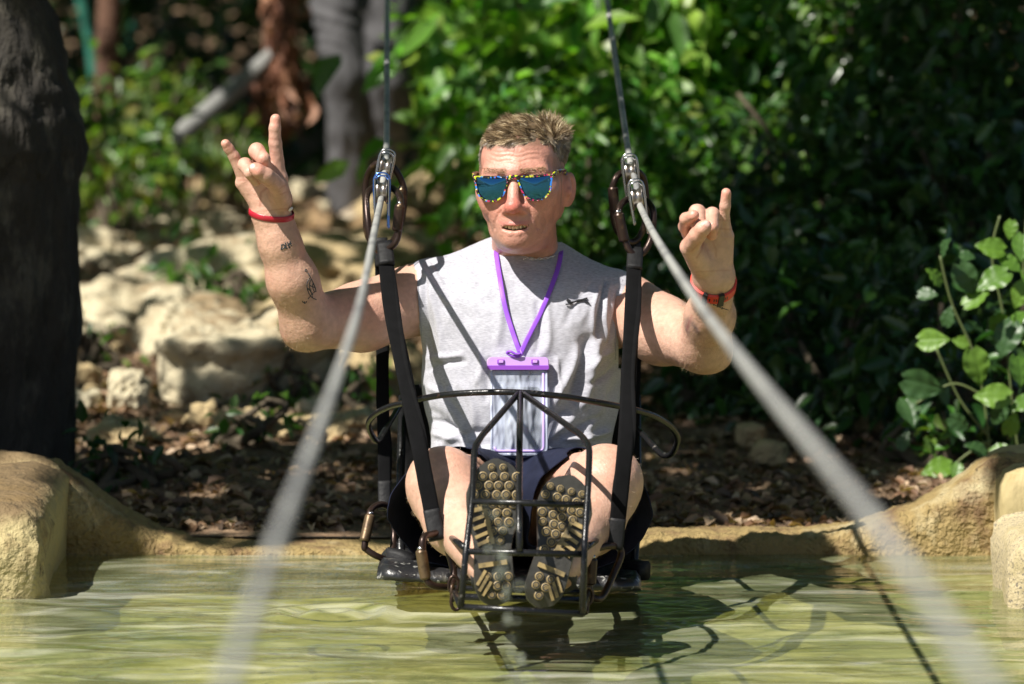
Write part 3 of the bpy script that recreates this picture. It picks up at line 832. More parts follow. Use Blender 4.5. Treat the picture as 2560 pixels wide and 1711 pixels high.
# ------------------------------------------------------------------ shorts
pel = [el(P(1300, 1215, 9.26), (.172, .120, .125)), el(P(1300, 1240, 9.20), (.11, .085, .09))]
sho = grp(.02, pel + [rc(P(1215, 1272, 9.24), P(1110, 1288, 8.90), .098, .101), rc(P(1385, 1272, 9.24), P(1490, 1288, 8.90), .098, .101), rc(HIL, HIL + (KL - HIL) * .85, .097, .076), rc(HIR, HIR + (KR - HIR) * .85, .097, .076)])
V, Q = mesh_sdf(lambda p, bc, br: ev(sho, p, bc, br), [P(900, 1550, 8.7)[0], 8.76, P(1300, 1560, 8.8)[2]], [P(1700, 1100, 8.9)[0], 9.42, P(1300, 1080, 9.3)[2]], .0045)
N = vnormals(V, Q); px, py = topx(V)
cx = np.abs(px - 1310)
f1 = .0045 * np.sin(py / 9.5 + .00009 * (px - 1300) ** 2 * 3 + 2.0 * vnoise(V * 20)) * sstep(120, 20, cx) * sstep(1230, 1150, py)
f2 = .006 * np.sin((px - 1300) / 11. + (py - 1200) / 30.) * sstep(1180, 1240, py) * sstep(160, 40, cx)
V = V + N * (f1 + f2 + .004 * fbm(V * [16, 8, 16], 3))[:, None]
px, py = topx(V)
def plane(a, b, c, sgn_pt):
    n = nrm(np.cross(b - a, c - a))
    if (sgn_pt - a) @ n < 0: n = -n
    return (V - a) @ n
hipc = P(1300, 1230, 9.3)
pl = plane(P(973, 1320, 8.93), P(1262, 1300, 9.00), P(1172, 1112, 8.91), hipc)
prr = plane(P(1622, 1320, 8.93), P(1345, 1300, 9.00), P(1440, 1112, 8.91), hipc)
fld = np.minimum(np.where(px < 1300, pl, prr) + .006 * np.sin(py / 22.), (py - 1112 + 0 * px) / 1400)
Vp, Tp = clip(V, Q, fld)
M_shorts = mat('navy_shorts_cloth', (.010, .013, .032), rough=.85, spec=.2, bump=[(700, .3, .001), (40, .2, .004)], noise=(30, .2))
shorts = solidify(mk('shorts', Vp, Tp, M_shorts, MAN), .0022, 0); tag(shorts, 'dark navy shorts with wide legs')

# ------------------------------------------------------------------ shoes
M_sole = mat('black_rubber_sole', (.035, .033, .028), rough=.45, bump=[(160, .3, .002)], noise=(60, .3))
M_stud = mat('ochre_rubber', (.33, .24, .105), rough=.5, noise=(55, .30), bump=[(300, .2, .001)], var=((.05, .045, .03), 22, .45, .66))
M_upper = mat('dark_grey_shoe_mesh', (.03, .03, .032), rough=.7, bump=[(500, .5, .002)], noise=(90, .3))
M_gaiter = mat('grey_shoe_panel', (.22, .20, .17), rough=.6, bump=[(240, .5, .002)])
prof = [(0, .0090), (.0014, .0090), (.0016, .0072), (.0026, .0072), (.0028, .0086), (.0040, .0086), (.0042, .0078), (.0070, .0078), (.0084, .0068), (.0090, .0)]
def stud_vf(nseg=12):
    Vv = [(0, 0, prof[0][1])]; Fc = []
    for (r_, h_) in prof[1:]:
        for k in range(nseg):
            a = 2 * math.pi * k / nseg; Vv.append((r_ * math.cos(a), r_ * math.sin(a), h_))
    for k in range(nseg): Fc.append((0, 1 + k, 1 + (k + 1) % nseg))
    for j in range(len(prof) - 2):
        for k in range(nseg):
            a = 1 + j * nseg; Fc.append((a + k, a + nseg + k, a + nseg + (k + 1) % nseg, a + (k + 1) % nseg))
    return Vv, Fc
_sv, _sf = stud_vf(); stud_me = bpy.data.meshes.new('stud'); stud_me.from_pydata(_sv, [], _sf); stud_me.materials.append(M_stud); stud_me.materials.append(M_sole)
stud_me.polygons.foreach_set('material_index', [0] * 12 + [1 if j in (0, 1, 4, 5) else 0 for j in range(len(prof) - 2) for k in range(12)])
stud_me.polygons.foreach_set('use_smooth', [True] * len(stud_me.polygons)); stud_me.set_sharp_from_angle(angle=R(35))
def shoe(heel, toe, side, label, facing, seed):
    """side=+1: outer edge (little toe) towards +x of the picture"""
    T = nrm(toe - heel); L = np.linalg.norm(toe - heel)
    n = np.array(facing, float); n = nrm(n - T * (n @ T)); S = np.cross(T, n)
    if S[0] < 0: S = -S
    root = thing('shoe', heel, label, None) ; root.parent = MAN; root.location = tuple(heel - wloc(MAN))
    def hw(t, s):   # half width at t on side s (+1 outer in picture +x*side)
        o = np.interp(t, [0, .03, .12, .25, .42, .60, .75, .88, .96, 1], [.004, .022, .034, .035, .035, .046, .0490, .039, .024, .004])
        i = np.interp(t, [0, .03, .12, .25, .42, .60, .75, .88, .96, 1], [.004, .022, .033, .031, .027, .038, .0460, .042, .028, .004])
        return o if s * side > 0 else i
    def face(t, s): return heel + T * (t * L) + S * s + n * (.006 * math.sin(t * 6.0) - .05 * max(0, t - .72) ** 2 * L * 6 - .012 * max(0, .12 - t) * 8)
    ts = [0, .008, .02, .04, .07, .11, .16, .22, .28, .34, .40, .46, .52, .58, .64, .70, .76, .82, .87, .91, .945, .97, .985, .995, 1]
    NS = 10
    Vv = []; Fc = []
    rows = 0
    lay = [(-.020, 1.0), (-.004, 1.03), (0, .985)]
    for t_ in ts:
        wl, wr = hw(t_, -1), hw(t_, 1); row = []
        for (dz, sc) in lay: row.append(face(t_, -wl * sc) + n * dz)
        for k in range(1, NS): row.append(face(t_, -wl * .985 + (wl + wr) * .985 * k / NS) + n * 0)
        for (dz, sc) in lay[::-1]: row.append(face(t_, wr * sc) + n * dz)
        Vv += row; rows = len(row)
    for i in range(len(ts) - 1):
        for k in range(rows - 1): Fc.append((i * rows + k, i * rows + k + 1, (i + 1) * rows + k + 1, (i + 1) * rows + k))
        Fc.append((i * rows + rows - 1, i * rows, (i + 1) * rows, (i + 1) * rows + rows - 1))
    mk('sole', Vv, Fc, M_sole, root, sharp=50)
    # upper
    Vu = []; Fu = []; A = 12
    for t_ in ts:
        wl, wr = hw(t_, -1) * .97, hw(t_, 1) * .97
        hh = np.interp(t_, [0, .05, .2, .35, .5, .7, .85, .95, 1], [.02, .075, .115, .105, .078, .055, .044, .03, .012])
        c = face(t_, (wr - wl) / 2) - n * .018
        for k in range(A + 1):
            a = math.pi * k / A; e = .75
            Vu.append(c + S * (-(wl + wr) / 2) * math.copysign(abs(math.cos(a)) ** e, math.cos(a)) * (1 - .25 * math.sin(a)) - n * hh * math.sin(a) ** .9)
    for i in range(len(ts) - 1):
        for k in range(A): Fu.append((i * (A + 1) + k, (i + 1) * (A + 1) + k, (i + 1) * (A + 1) + k + 1, i * (A + 1) + k + 1))
    mk('upper', Vu, Fu, M_upper, root)
    rot = Matrix((S, np.cross(n, S), n)).transposed().to_4x4()
    rg = np.random.RandomState(seed); k_ = 0
    def put(t_, s_, sc):
        nonlocal k_
        o = bpy.data.objects.new('stud', stud_me); COL.objects.link(o); o.parent = root
        p = face(t_, s_) - n * .0035 - heel
        q = rot.copy(); q.translation = Vector(p); o.matrix_local = q @ Matrix.Diagonal((sc, sc, 1, 1)); k_ += 1
    dt = .0178; r0 = 0
    for a in range(-4, 30):
        for b in range(-6, 7):
            tt = (a * dt * .866) / L + .015; ss = (b + .5 * (a % 2)) * dt + .004 * math.sin(a * 1.3)
            if not (0 <= tt <= 1): continue
            w1 = hw(tt, 1 if ss > 0 else -1)
            if abs(ss) > w1 - .0075: continue
            out = ss * side
            fore = tt > .40 and not (tt < .70 and out > .012 + (tt - .45) * .05)
            heelz = .05 < tt < .24 and out < .012
            if tt > .94: continue
            if fore or heelz: put(tt, ss + .0012 * rg.randn(), .84 + .14 * rg.rand() if tt < .88 else .75)
    # instep ribs: chevron bars on the outer arch and diagonal bars on the heel
    def bar(t0, s0, t1, s1, wd):
        a = face(t0, s0 * side); b = face(t1, s1 * side); d = nrm(b - a); q = np.cross(n, d) * wd
        m = MB(); Vb = [a - q, a + q, b + q, b - q]; Vb = [v - n * .002 for v in Vb] + [v + n * .0068 for v in Vb]
        m.add(Vb, [(4, 5, 6, 7), (0, 1, 5, 4), (1, 2, 6, 5), (2, 3, 7, 6), (3, 0, 4, 7), (3, 2, 1, 0)]); return m
    for (t0, s0, t1, s1, wd) in [(.42, .004, .66, .018, .0034), (.45, .009, .41, .030, .0030), (.50, .012, .46, .034, .0030), (.555, .015, .52, .037, .0030), (.61, .019, .575, .041, .0030), (.66, .022, .64, .043, .0036),
                                 (.24, .016, .14, .030, .0026), (.20, .012, .10, .026, .0026), (.165, .006, .07, .020, .0026), (.30, -.020, .27, .028, .0040)]:
        bar(t0, s0, t1, s1, wd).build('tread_bar', M_stud, root, smooth=False)
    # stitched strap across the instep and laces on the upper
    for k in range(5):
        t_ = .42 + .075 * k; c = face(t_, 0); hh = float(np.interp(t_, [.35, .5, .7, .85], [.105, .078, .055, .044]))
        pts = [c + S * (.030 * math.cos(a)) - n * (.018 + (hh + .002) * math.sin(a) ** .9) for a in np.linspace(.75, 2.39, 7)]
        V_, F_ = tube_vf(pts, .0022, 6); mk('lace', V_, F_, M_gaiter, root)
    return root
shoe(P(1236, 1516, 8.43), P(1240, 1146, 8.47), -1, 'shoe seen sole first, wet and darker', (.05, -1, .08), 5)
shoe(P(1348, 1518, 8.43), P(1431, 1188, 8.48), 1, 'shoe seen sole first with its toe leaning out', (.03, -1, .10), 6)
# dark socks between shoe and shin
for A_, K_ in ((AL, KL), (AR, KR)):
    m = MB(); m.cyl(A_ + (K_ - A_) * .04, A_ + (K_ - A_) * -.02 + np.array([0, .0, -.02]), .035, .035, n=20)
    m.build('sock', M_upper, MAN)

# ------------------------------------------------------------------ sunglasses
GL = thing('sunglasses', hl(0, -.11, -.01), 'sunglasses with blue mirrored lenses and a paint splattered black, yellow and pink frame', 'sunglasses')
m, t, b = M_new('splattered_frame'); N_ = t.nodes; L_ = t.links
tc = N_.new('ShaderNodeTexCoord'); c = None
r = N_.new('ShaderNodeRGB'); r.outputs[0].default_value = (.012, .010, .015, 1); c = r.outputs[0]
for (c2, sc, lo_, hi_, off) in [((.52, .60, .02), 130, .50, .53, 0), ((.50, .02, .12), 170, .55, .58, 3.1), ((.03, .22, .75), 110, .58, .60, 7.7), ((.75, .72, .62), 260, .66, .69, 9.)]:
    mp = N_.new('ShaderNodeMapping'); mp.inputs['Location'].default_value = (off, off, off); L_.new(tc.outputs['Object'], mp.inputs[0])
    nz = N_.new('ShaderNodeTexNoise'); nz.inputs['Scale'].default_value = sc; nz.inputs['Detail'].default_value = 1; L_.new(mp.outputs[0], nz.inputs['Vector'])
    mr = N_.new('ShaderNodeMapRange'); mr.inputs[1].default_value = lo_ + .03; mr.inputs[2].default_value = hi_ + .03; L_.new(nz.outputs['Fac'], mr.inputs[0])
    mx = N_.new('ShaderNodeMix'); mx.data_type = 'RGBA'; L_.new(mr.outputs[0], mx.inputs[0]); L_.new(c, mx.inputs[6]); mx.inputs[7].default_value = (*c2, 1); c = mx.outputs[2]
L_.new(c, b.inputs['Base Color']); b.inputs['Roughness'].default_value = .18; b.inputs['Coat Weight'].default_value = .6
M_frame = m
M_lens = mat('blue_mirror_lens', (.05, .18, .33), rough=.04, metal=1.0, bump=[(30, .10, .002)])
out0 = [(.0085, .0035), (.030, .0068), (.055, .0078), (.0700, .0075), (.0725, .0030), (.0705, -.010), (.0680, -.025), (.0590, -.0375), (.0435, -.0430), (.0280, -.0400), (.0170, -.0290), (.0110, -.0120)]
out = [np.array(q) for q in catmull([np.array([a, b_, 0]) for a, b_ in out0], 4, closed=True)]
cen = np.array([.040, -.013, 0])
def g3(x, z, dy=0.): return hl(x, -.1075 + .9 * x * x + dy - .0, z * .95 - .0005)
for s in (-1, 1):
    m = MB(); n = len(out); Vr = []
    for dy, k0 in ((-.002, 0), (.004, 0)):
        for q in out: Vr.append(g3(s * q[0], q[1], dy))
    inn = [q + (cen - q) / np.linalg.norm(cen - q) * (.0046 if q[1] > .0 else .0030) for q in out]
    for dy in (-.002, .004):
        for q in inn: Vr.append(g3(s * q[0], q[1], dy))
    Fc = []
    for k in range(n):
        l = (k + 1) % n
        Fc += [(k, l, 2 * n + l, 2 * n + k), (n + k, 3 * n + k, 3 * n + l, n + l), (k, n + k, n + l, l), (2 * n + k, 2 * n + l, 3 * n + l, 3 * n + k)]
    m.add(Vr, Fc); fo = m.build('rim', M_frame, GL, sharp=40)
    Vl = [g3(s * cen[0], cen[1], -.0016)]
    for fr_ in (.35, .7, 1.02):
        for q in inn: 
            w_ = cen + (q - cen) * fr_; Vl.append(g3(s * w_[0], w_[1], -.0016 + .0026 * fr_ * fr_))
    Fl = [(0, 1 + k, 1 + (k + 1) % n) for k in range(n)] + [(1 + j * n + k, 1 + j * n + n + k, 1 + j * n + n + (k + 1) % n, 1 + j * n + (k + 1) % n) for j in (0, 1) for k in range(n)]
    if s < 0: Fl = [f[::-1] for f in Fl]
    mk('lens', Vl, Fl, M_lens, GL)
    pts = [g3(s * .0715, .003, .002), hl(s * .0765, -.085, .008), hl(s * .0790, -.04, .007), hl(s * (.080 if s < 0 else .0825), .002, .004), hl(s * (.080 if s < 0 else .0835), .02, -.006)]
    V_, F_ = tube_vf(catmull(pts, 5), 1, 8, flat=(.0016, .0042), up=HR @ np.array([0, 0, 1.])); mk('temple', V_, F_, M_frame, GL)
m = MB(); br_pts = [g3(x, z, .0) for x, z in ((-.0120, .0015), (-.005, .0035), (0, .0040), (.005, .0035), (.0120, .0015))]
V_, F_ = tube_vf(br_pts, 1, 8, flat=(.0030, .0044), up=HR @ np.array([0, 0, 1.])); mk('bridge', V_, F_, M_frame, GL)

# ------------------------------------------------------------------ lanyard and phone pouch
M_lan = mat('violet_ribbon', (.27, .08, .64), rough=.45, bump=[(500, .3, .0008)])
M_lil = mat('lilac_plastic', (.60, .36, .82), rough=.35, coat=.3)
M_lil2 = mat('violet_plastic', (.28, .07, .52), rough=.35)
PO = thing('phone_pouch', P(1296, 1137, 9.10), 'clear waterproof phone pouch with a lilac clip hanging on a purple lanyard over the shirt', 'phone pouch')
def clear_mat(name, tintc, fac, rough, bs):
    m = bpy.data.materials.new(name); m.use_nodes = True; t = m.node_tree; N_ = t.nodes; L_ = t.links
    for n_ in list(N_): N_.remove(n_)
    o = N_.new('ShaderNodeOutputMaterial'); mx = N_.new('ShaderNodeMixShader'); tr = N_.new('ShaderNodeBsdfTransparent'); tr.inputs[0].default_value = (*tintc, 1)
    b = N_.new('ShaderNodeBsdfPrincipled'); b.inputs['Base Color'].default_value = (.70, .76, .90, 1); b.inputs['Roughness'].default_value = rough; b.inputs['Specular IOR Level'].default_value = .9
    tc = N_.new('ShaderNodeTexCoord'); mp = N_.new('ShaderNodeMapping'); mp.inputs['Scale'].default_value = (1, 1, .35); mp.inputs['Rotation'].default_value = (0, .5, 0); L_.new(tc.outputs['Object'], mp.inputs[0])
    nz = N_.new('ShaderNodeTexNoise'); nz.inputs['Scale'].default_value = bs; nz.inputs['Detail'].default_value = 2; L_.new(mp.outputs[0], nz.inputs['Vector'])
    bp = N_.new('ShaderNodeBump'); bp.inputs['Strength'].default_value = 1.0; bp.inputs['Distance'].default_value = .03; L_.new(nz.outputs['Fac'], bp.inputs['Height']); L_.new(bp.outputs[0], b.inputs['Normal'])
    mr = N_.new('ShaderNodeMapRange'); mr.inputs[1].default_value = .35; mr.inputs[2].default_value = .72; mr.inputs[3].default_value = fac; mr.inputs[4].default_value = fac + .5; L_.new(nz.outputs['Fac'], mr.inputs[0])  # streaky mix: bluish white highlights put into the film colour
    L_.new(mr.outputs[0], mx.inputs[0]); L_.new(tr.outputs[0], mx.inputs[1]); L_.new(b.outputs[0], mx.inputs[2]); L_.new(mx.outputs[0], o.inputs[0]); return m
M_clear = clear_mat('clear_film', (.93, .94, .98), .26, .10, 34)
def rrect(x0, y0, x1, y1, r, per=5):
    out = []
    for (cx, cy, a0) in ((x1 - r, y0 + r, -90), (x1 - r, y1 - r, 0), (x0 + r, y1 - r, 90), (x0 + r, y0 + r, 180)):
        for k in range(per + 1):
            a = R(a0 + 90 * k / per); out.append((cx + r * math.cos(a), cy + r * math.sin(a)))
    return out
Yt, Yb = on_shirt([(1296, 905)])[0][1] - .006, on_shirt([(1296, 1100)])[0][1] - .010
def pY(y): return Yt + (Yb - Yt) * (y - 893) / 244.
def slab(loop, d0, d1, name, mt, par, bev=.002):
    Vv = []; n = len(loop); cx = sum(q[0] for q in loop) / n; cy = sum(q[1] for q in loop) / n
    for (d, ins) in ((d0, 0), (d1 + bev, 0), (d1, bev * 1400 * .8)):
        for (x, y) in loop:
            l_ = math.hypot(x - cx, y - cy); f_ = 1 - ins / l_
            xx, yy = cx + (x - cx) * f_, cy + (y - cy) * f_; Vv.append(P(xx, yy, pY(yy) + d))
    Fc = [tuple(range(n)), tuple(range(2 * n, 3 * n))[::-1]] + [(j * n + k, j * n + n + k, j * n + n + (k + 1) % n, j * n + (k + 1) % n) for j in (0, 1) for k in range(n)]
    return mk(name, Vv, Fc, mt, par, sharp=45)
cl = slab(rrect(1217, 893, 1373, 924, 12), .006, -.008, 'clip', M_lil, PO)
slab(rrect(1217, 914, 1374, 925, 4), .007, -.010, 'clip_lip', M_lil2, cl)
for x in (1243, 1328):
    slab(rrect(x, 899, x + 18, 910, 2), -.006, -.0105, 'latch', M_lil2, cl, .001); slab(rrect(x + 4, 901, x + 16, 908, 2), -.008, -.012, 'latch', M_lil, cl, .001)
slab(rrect(1227, 925, 1368, 1137, 10), .0035, -.0035, 'film', M_clear, PO)
for loop, w_, mt_, nm in (([(1228, 930), (1229, 1128), (1240, 1136), (1296, 1137), (1358, 1136), (1367, 1126), (1366, 930)], .0022, M_clear, 'welded_edge'), ([(1358, 932), (1359, 1122), (1352, 1128), (1240, 1128), (1236, 1118)], .0024, mat('lilac_seal', (.52, .38, .78), rough=.3), 'lilac_seal')):
    V_, F_ = tube_vf(rounded([P(x, y, pY(y) - .004) for x, y in loop], .006), w_, 8); mk(nm, V_, F_, mt_, PO)
PH = slab(rrect(1262, 968, 1350, 1122, 9), .006, .0015, 'phone', mat('phone_glass', (.02, .03, .045), rough=.08, coat=.6), PO, .0012)
tag(PH, 'dark phone showing through the film'); 
M_lan_l = M_lan
for pts in ([(1240, 632), (1247, 680), (1262, 765), (1283, 835), (1299, 880)], [(1402, 636), (1392, 680), (1357, 770), (1322, 840), (1303, 880)]):
    pp = catmull(on_shirt([(q[0], q[1]) for q in catmull([np.array([a_, b__, 0.]) for a_, b__ in pts], 5)], .0058), 2)
    if pts[0][0] < 1300: pp = [P(1248, 610, 9.33)] + pp
    else: pp = [P(1404, 612, 9.35)] + pp
    V_, F_ = tube_vf(pp, 1, 8, flat=(.0045, .0009), up=np.array([0, -1, .1])); mk('lanyard', V_, F_, M_lan, PO)
V_, F_ = tube_vf(catmull([P(1301, 876, Yt - .006), P(1304, 886, Yt - .011), P(1295, 892, Yt - .010), P(1280, 890, Yt - .009), P(1268, 883, Yt - .008), P(1276, 879, Yt - .012), P(1290, 886, Yt - .013), P(1302, 884, Yt - .012)], 5), .0026, 8)
mk('knot', V_, F_, M_lan, PO)

# ------------------------------------------------------------------ necklace, wristband, watch
def wrapring(c, ax, n=48, off=.001, hint=(1, 0, 0)):
    ax = nrm(ax); u = nrm(np.array(hint) - ax * np.dot(hint, ax)); v = np.cross(ax, u)
    A = np.linspace(0, 2 * math.pi, n, endpoint=False); D = np.cos(A)[:, None] * u + np.sin(A)[:, None] * v
    r = np.full(n, .005)
    for _ in range(120):
        d = fb(c + D * r[:, None]); r = np.where(d < off, r + np.maximum(-d * .5, .0006), r)
    r = (r + np.roll(r, 1) + np.roll(r, -1)) / 3
    return c + D * r[:, None], D
def band(name, c, ax, half, thick, mt, par, n=56, off=.001, wob=0.):
    P0, D = wrapring(c, ax, n, off); a = nrm(ax); Vv = []
    for (h_, o_) in ((-half, 0), (-half * .8, thick), (half * .8, thick), (half, 0)):
        for k in range(n): Vv.append(P0[k] + a * h_ + D[k] * o_)
    Fc = [(j * n + k, j * n + (k + 1) % n, j * n + n + (k + 1) % n, j * n + n + k) for j in range(3) for k in range(n)]
    return mk(name, Vv, Fc, mt, par, sharp=50), P0, D
axL = nrm(P(671, 480, 9.105) - P(686, 590, 9.125)); cL = P(676, 533, 9.12)
M_red = mat('red_vinyl', (.42, .012, .03), rough=.35, noise=(60, .1))
WB = thing('wristband', cL, 'thin red vinyl wristband with a white snap on the higher raised wrist', 'wristband')
band('strap', cL, axL + np.array([.22, 0, 0]), .0055, .0012, M_red, WB)
on1, g1 = on_skin([(723, 520)], .003); m = MB(); m.cyl(on1[0], on1[0] + g1[0] * .0025, .0052, .0045, 14); m.build('snap', mat('white_snap', (.75, .75, .75), rough=.3), WB)
on1, g1 = on_skin([(661, 540), (676, 539)], .0022)
for k in range(2): m = MB(); m.cyl(on1[k], on1[k] + g1[k] * .0008, .0014, .0014, 8); m.build('hole', mat('pale_hole', (.5, .3, .3), rough=.6), WB)
axR = nrm(P(1786, 640, 8.92) - P(1782, 740, 8.975)); cR = P(1784, 712, 8.945)
WA = thing('wristwatch', cR, 'watch with a perforated red rubber strap and black buckle on the raised wrist', 'watch')
M_wr = mat('red_rubber_strap', (.62, .045, .025), rough=.5)
st_, PR, DR = band('strap', cR, axR + np.array([.08, -.25, 0]), .0115, .0035, M_wr, WA)
M_blk = mat('black_plastic', (.012, .012, .013), rough=.35)
axw = nrm(axR + np.array([.08, -.25, 0]))
def onband(x):
    pr = topx(PR); k = [i for i in range(len(PR)) if DR[i][1] < 0]; j = min(k, key=lambda i: abs(pr[0][i] - x)); return PR[j], DR[j], np.cross(axw, DR[j])
for x, hw_, hh_ in ((1763, .0042, .0135), (1799, .0050, .0150)):
    c, d, s_ = onband(x); m = MB(); m.box(c + d * .0035, (1, 1, 1), np.stack([nrm(s_) * hw_, d * .003, axw * hh_], 1)); m.build('buckle' if x < 1780 else 'keeper', M_blk, WA, smooth=False)
for x in (1775, 1783, 1791, 1811, 1817, 1745, 1738):
    c, d, s_ = onband(x); m = MB(); m.box(c + d * .0034, (1, 1, 1), np.stack([nrm(s_) * .0010, d * .0006, axw * .0035], 1)); m.build('slot', M_blk, WA, smooth=False)
cb = cR + np.array([0, .036, .008]); m = MB(); m.cyl(cb, cb + [0, .011, .003], .021, .020, 28); m.build('watch_case', M_blk, WA, sharp=40)
# silver chain round the neck
M_silver = mat('silver', (.75, .74, .72), rough=.25, metal=1.)
axN = nrm(hl(0, .02, -.06) - NB + np.array([0, -.02, 0])); cN = (NB * .62 + hl(0, .034, -.05) * .38) + np.array([-.004, -.004, -.001])
PN, DN = wrapring(cN, nrm(axN + np.array([0, .50, 0])), 84, .0025)
m = MB()
for k in range(84):
    a = PN[k]; b_ = PN[(k + 1) % 84]; tt = nrm(b_ - a); o_ = DN[k] if k % 2 else nrm(np.cross(tt, DN[k]))
    loop = [a + tt * .0034 * math.cos(q) + o_ * .0020 * math.sin(q) + (b_ - a) * .5 for q in np.linspace(0, 2 * math.pi, 8, endpoint=False)]
    m.tube(loop, .0008, 5, closed=True)
tag(m.build('necklace', M_silver), 'silver link chain round the neck of the seated man', 'necklace')

# ------------------------------------------------------------------ tattoos (flat ink lying on the skin)
M_ink = mat('tattoo_ink', (.030, .038, .042), rough=.5)
def zl(x, y): return (520 + x / 2.45, 260 + y / 2.45)
def ink(strokes, r, fn, name='tattoo', label=None):
    m = MB()
    for st in strokes:
        pts = [fn(*q) for q in st]; d = catmull([np.array([a, b_, 0]) for a, b_ in pts], 4)
        p, g = on_skin([(q[0], q[1]) for q in d], .0001); V_, F_ = tube_vf(p, r, 5); m.add(V_, F_)
    o = m.build(name, M_ink, MAN)
    if label: tag(o, label)
ink([[(452, 866), (450, 882), (447, 892)], [(446, 866), (462, 862), (470, 872), (464, 884), (446, 894)], [(474, 850), (476, 868), (480, 888)], [(470, 884), (478, 880), (486, 886)], [(484, 846), (492, 862), (496, 884)], [(486, 868), (502, 850)], [(488, 866), (504, 880)], [(500, 840), (508, 862), (512, 872)], [(498, 862), (511, 854)]], .0011, zl, label='small dark script tattoo on the inner forearm')
ink([[(612, 1036), (640, 1090), (662, 1150)], [(612, 1196), (636, 1166), (662, 1146)], [(622, 1066), (606, 1100), (610, 1140), (630, 1180), (664, 1200)], [(632, 1072), (622, 1104), (626, 1140), (642, 1170)], [(636, 1080), (650, 1110), (660, 1140)], [(622, 1112), (660, 1128)], [(640, 1186), (632, 1156), (612, 1130)], [(650, 1150), (640, 1120), (644, 1096)]], .0009, zl, label='compass rose tattoo on the inner forearm')
ink([[(578, 1208), (584, 1218), (592, 1212), (590, 1222), (600, 1218), (604, 1208)], [(596, 1014), (604, 1016), (604, 1026), (596, 1026), (596, 1014)]], .0009, zl, label='compass letters of the forearm tattoo')
def zr(x, y): return (1520 + x / 3.016, 440 + y / 3.016)
ink([[(700, 880), (740, 925), (790, 965), (840, 990), (908, 1012)], [(770, 950), (776, 968)], [(800, 962), (796, 978)], [(830, 978), (822, 992)], [(862, 990), (858, 1006)]], .0008, zr, label='thin barbed line tattoo below the watch')
# =====================================================================================
#  CABLES, PULLEYS, STRAPS AND THE SEAT
# =====================================================================================
M_cable = mat('grey_cable', (.34, .34, .32), rough=.55, var=[((.20, .20, .20), 6, .50, .62)], bump=[(420, .5, .0015)], noise=(240, .16))
M_ironb = mat('black_painted_rod', (.009, .009, .010), rough=.27, spec=.4, var=[((.13, .12, .11), 70, .62, .70), ((.10, .05, .03), 30, .66, .74)], bump=[(120, .35, .002)])
M_rust = mat('brown_steel', (.040, .024, .019), rough=.34, metal=.6, var=[((.17, .11, .055), 26, .55, .70)], bump=[(200, .3, .001)])
M_sleeve = mat('worn_brass_sleeve', (.15, .10, .055), rough=.42, metal=.55, var=[((.05, .03, .02), 32, .5, .66)], bump=[(200, .3, .001)])
M_steel = mat('polished_steel', (.45, .45, .48), rough=.2, metal=1.)
M_blue = mat('blue_anodised_steel', (.12, .26, .75), rough=.2, metal=.9)
M_sheave = mat('worn_sheave', (.38, .34, .30), rough=.28, metal=.95, bump=[(90, .3, .001)])
M_web = mat('black_webbing', (.0045, .0045, .005), rough=.9, spec=.12, bump=[(900, .8, .0015), (60, .2, .002)], noise=(40, .3))
M_rub = mat('black_rubber', (.008, .008, .009), rough=.6, spec=.3, bump=[(60, .5, .004)], noise=(30, .3))

def PU(x, y, Y): return P(x, y, Y + .33 * sstep(1130, 600, y))
def cable(near, far, label, y0, y1):
    pts = []
    far = [PU(*q) for q in far]
    ys = [q[1] for q in near]
    for (x, y) in near:
        t = (y - ys[0]) / (1711. - ys[0]); inv = (1 - t) / y0 + t / y1; pts.append(P(x, y, 1 / inv))
    pts += [pts[-1] + (pts[-1] - pts[-3]) * 1.0]
    allp = far[::-1] + pts
    V_, F_ = tube_vf(catmull(allp, 5), .0060, 12)
    o = mk('steel_cable', V_, F_, M_cable); return tag(o, label, 'cable', 'cables the seat rides on')
cable([(952, 503), (938, 570), (905, 742), (858, 900), (806, 1048), (753, 1190), (700, 1331), (650, 1470), (605, 1600), (568, 1711)],
      [(955, 478, 8.98), (961, 425, 9.08), (966, 380, 9.2), (967, 200, 10.0), (968, 0, 11.2), (969, -250, 13.5)], 'grey cable on the left that runs down past the raised hand with the thin wristband', 9.21, 3.3)
cable([(1602, 520), (1646, 605), (1735, 742), (1825, 862), (1920, 982), (2030, 1113), (2139, 1245), (2237, 1375), (2330, 1506), (2400, 1610), (2465, 1711)],
      [(1596, 490, 8.98), (1583, 430, 9.08), (1571, 380, 9.2), (1545, 200, 10.0), (1517, 0, 11.2), (1480, -250, 13.5)], 'grey cable on the right that crosses in front of the arm with the watch', 9.21, 2.9)

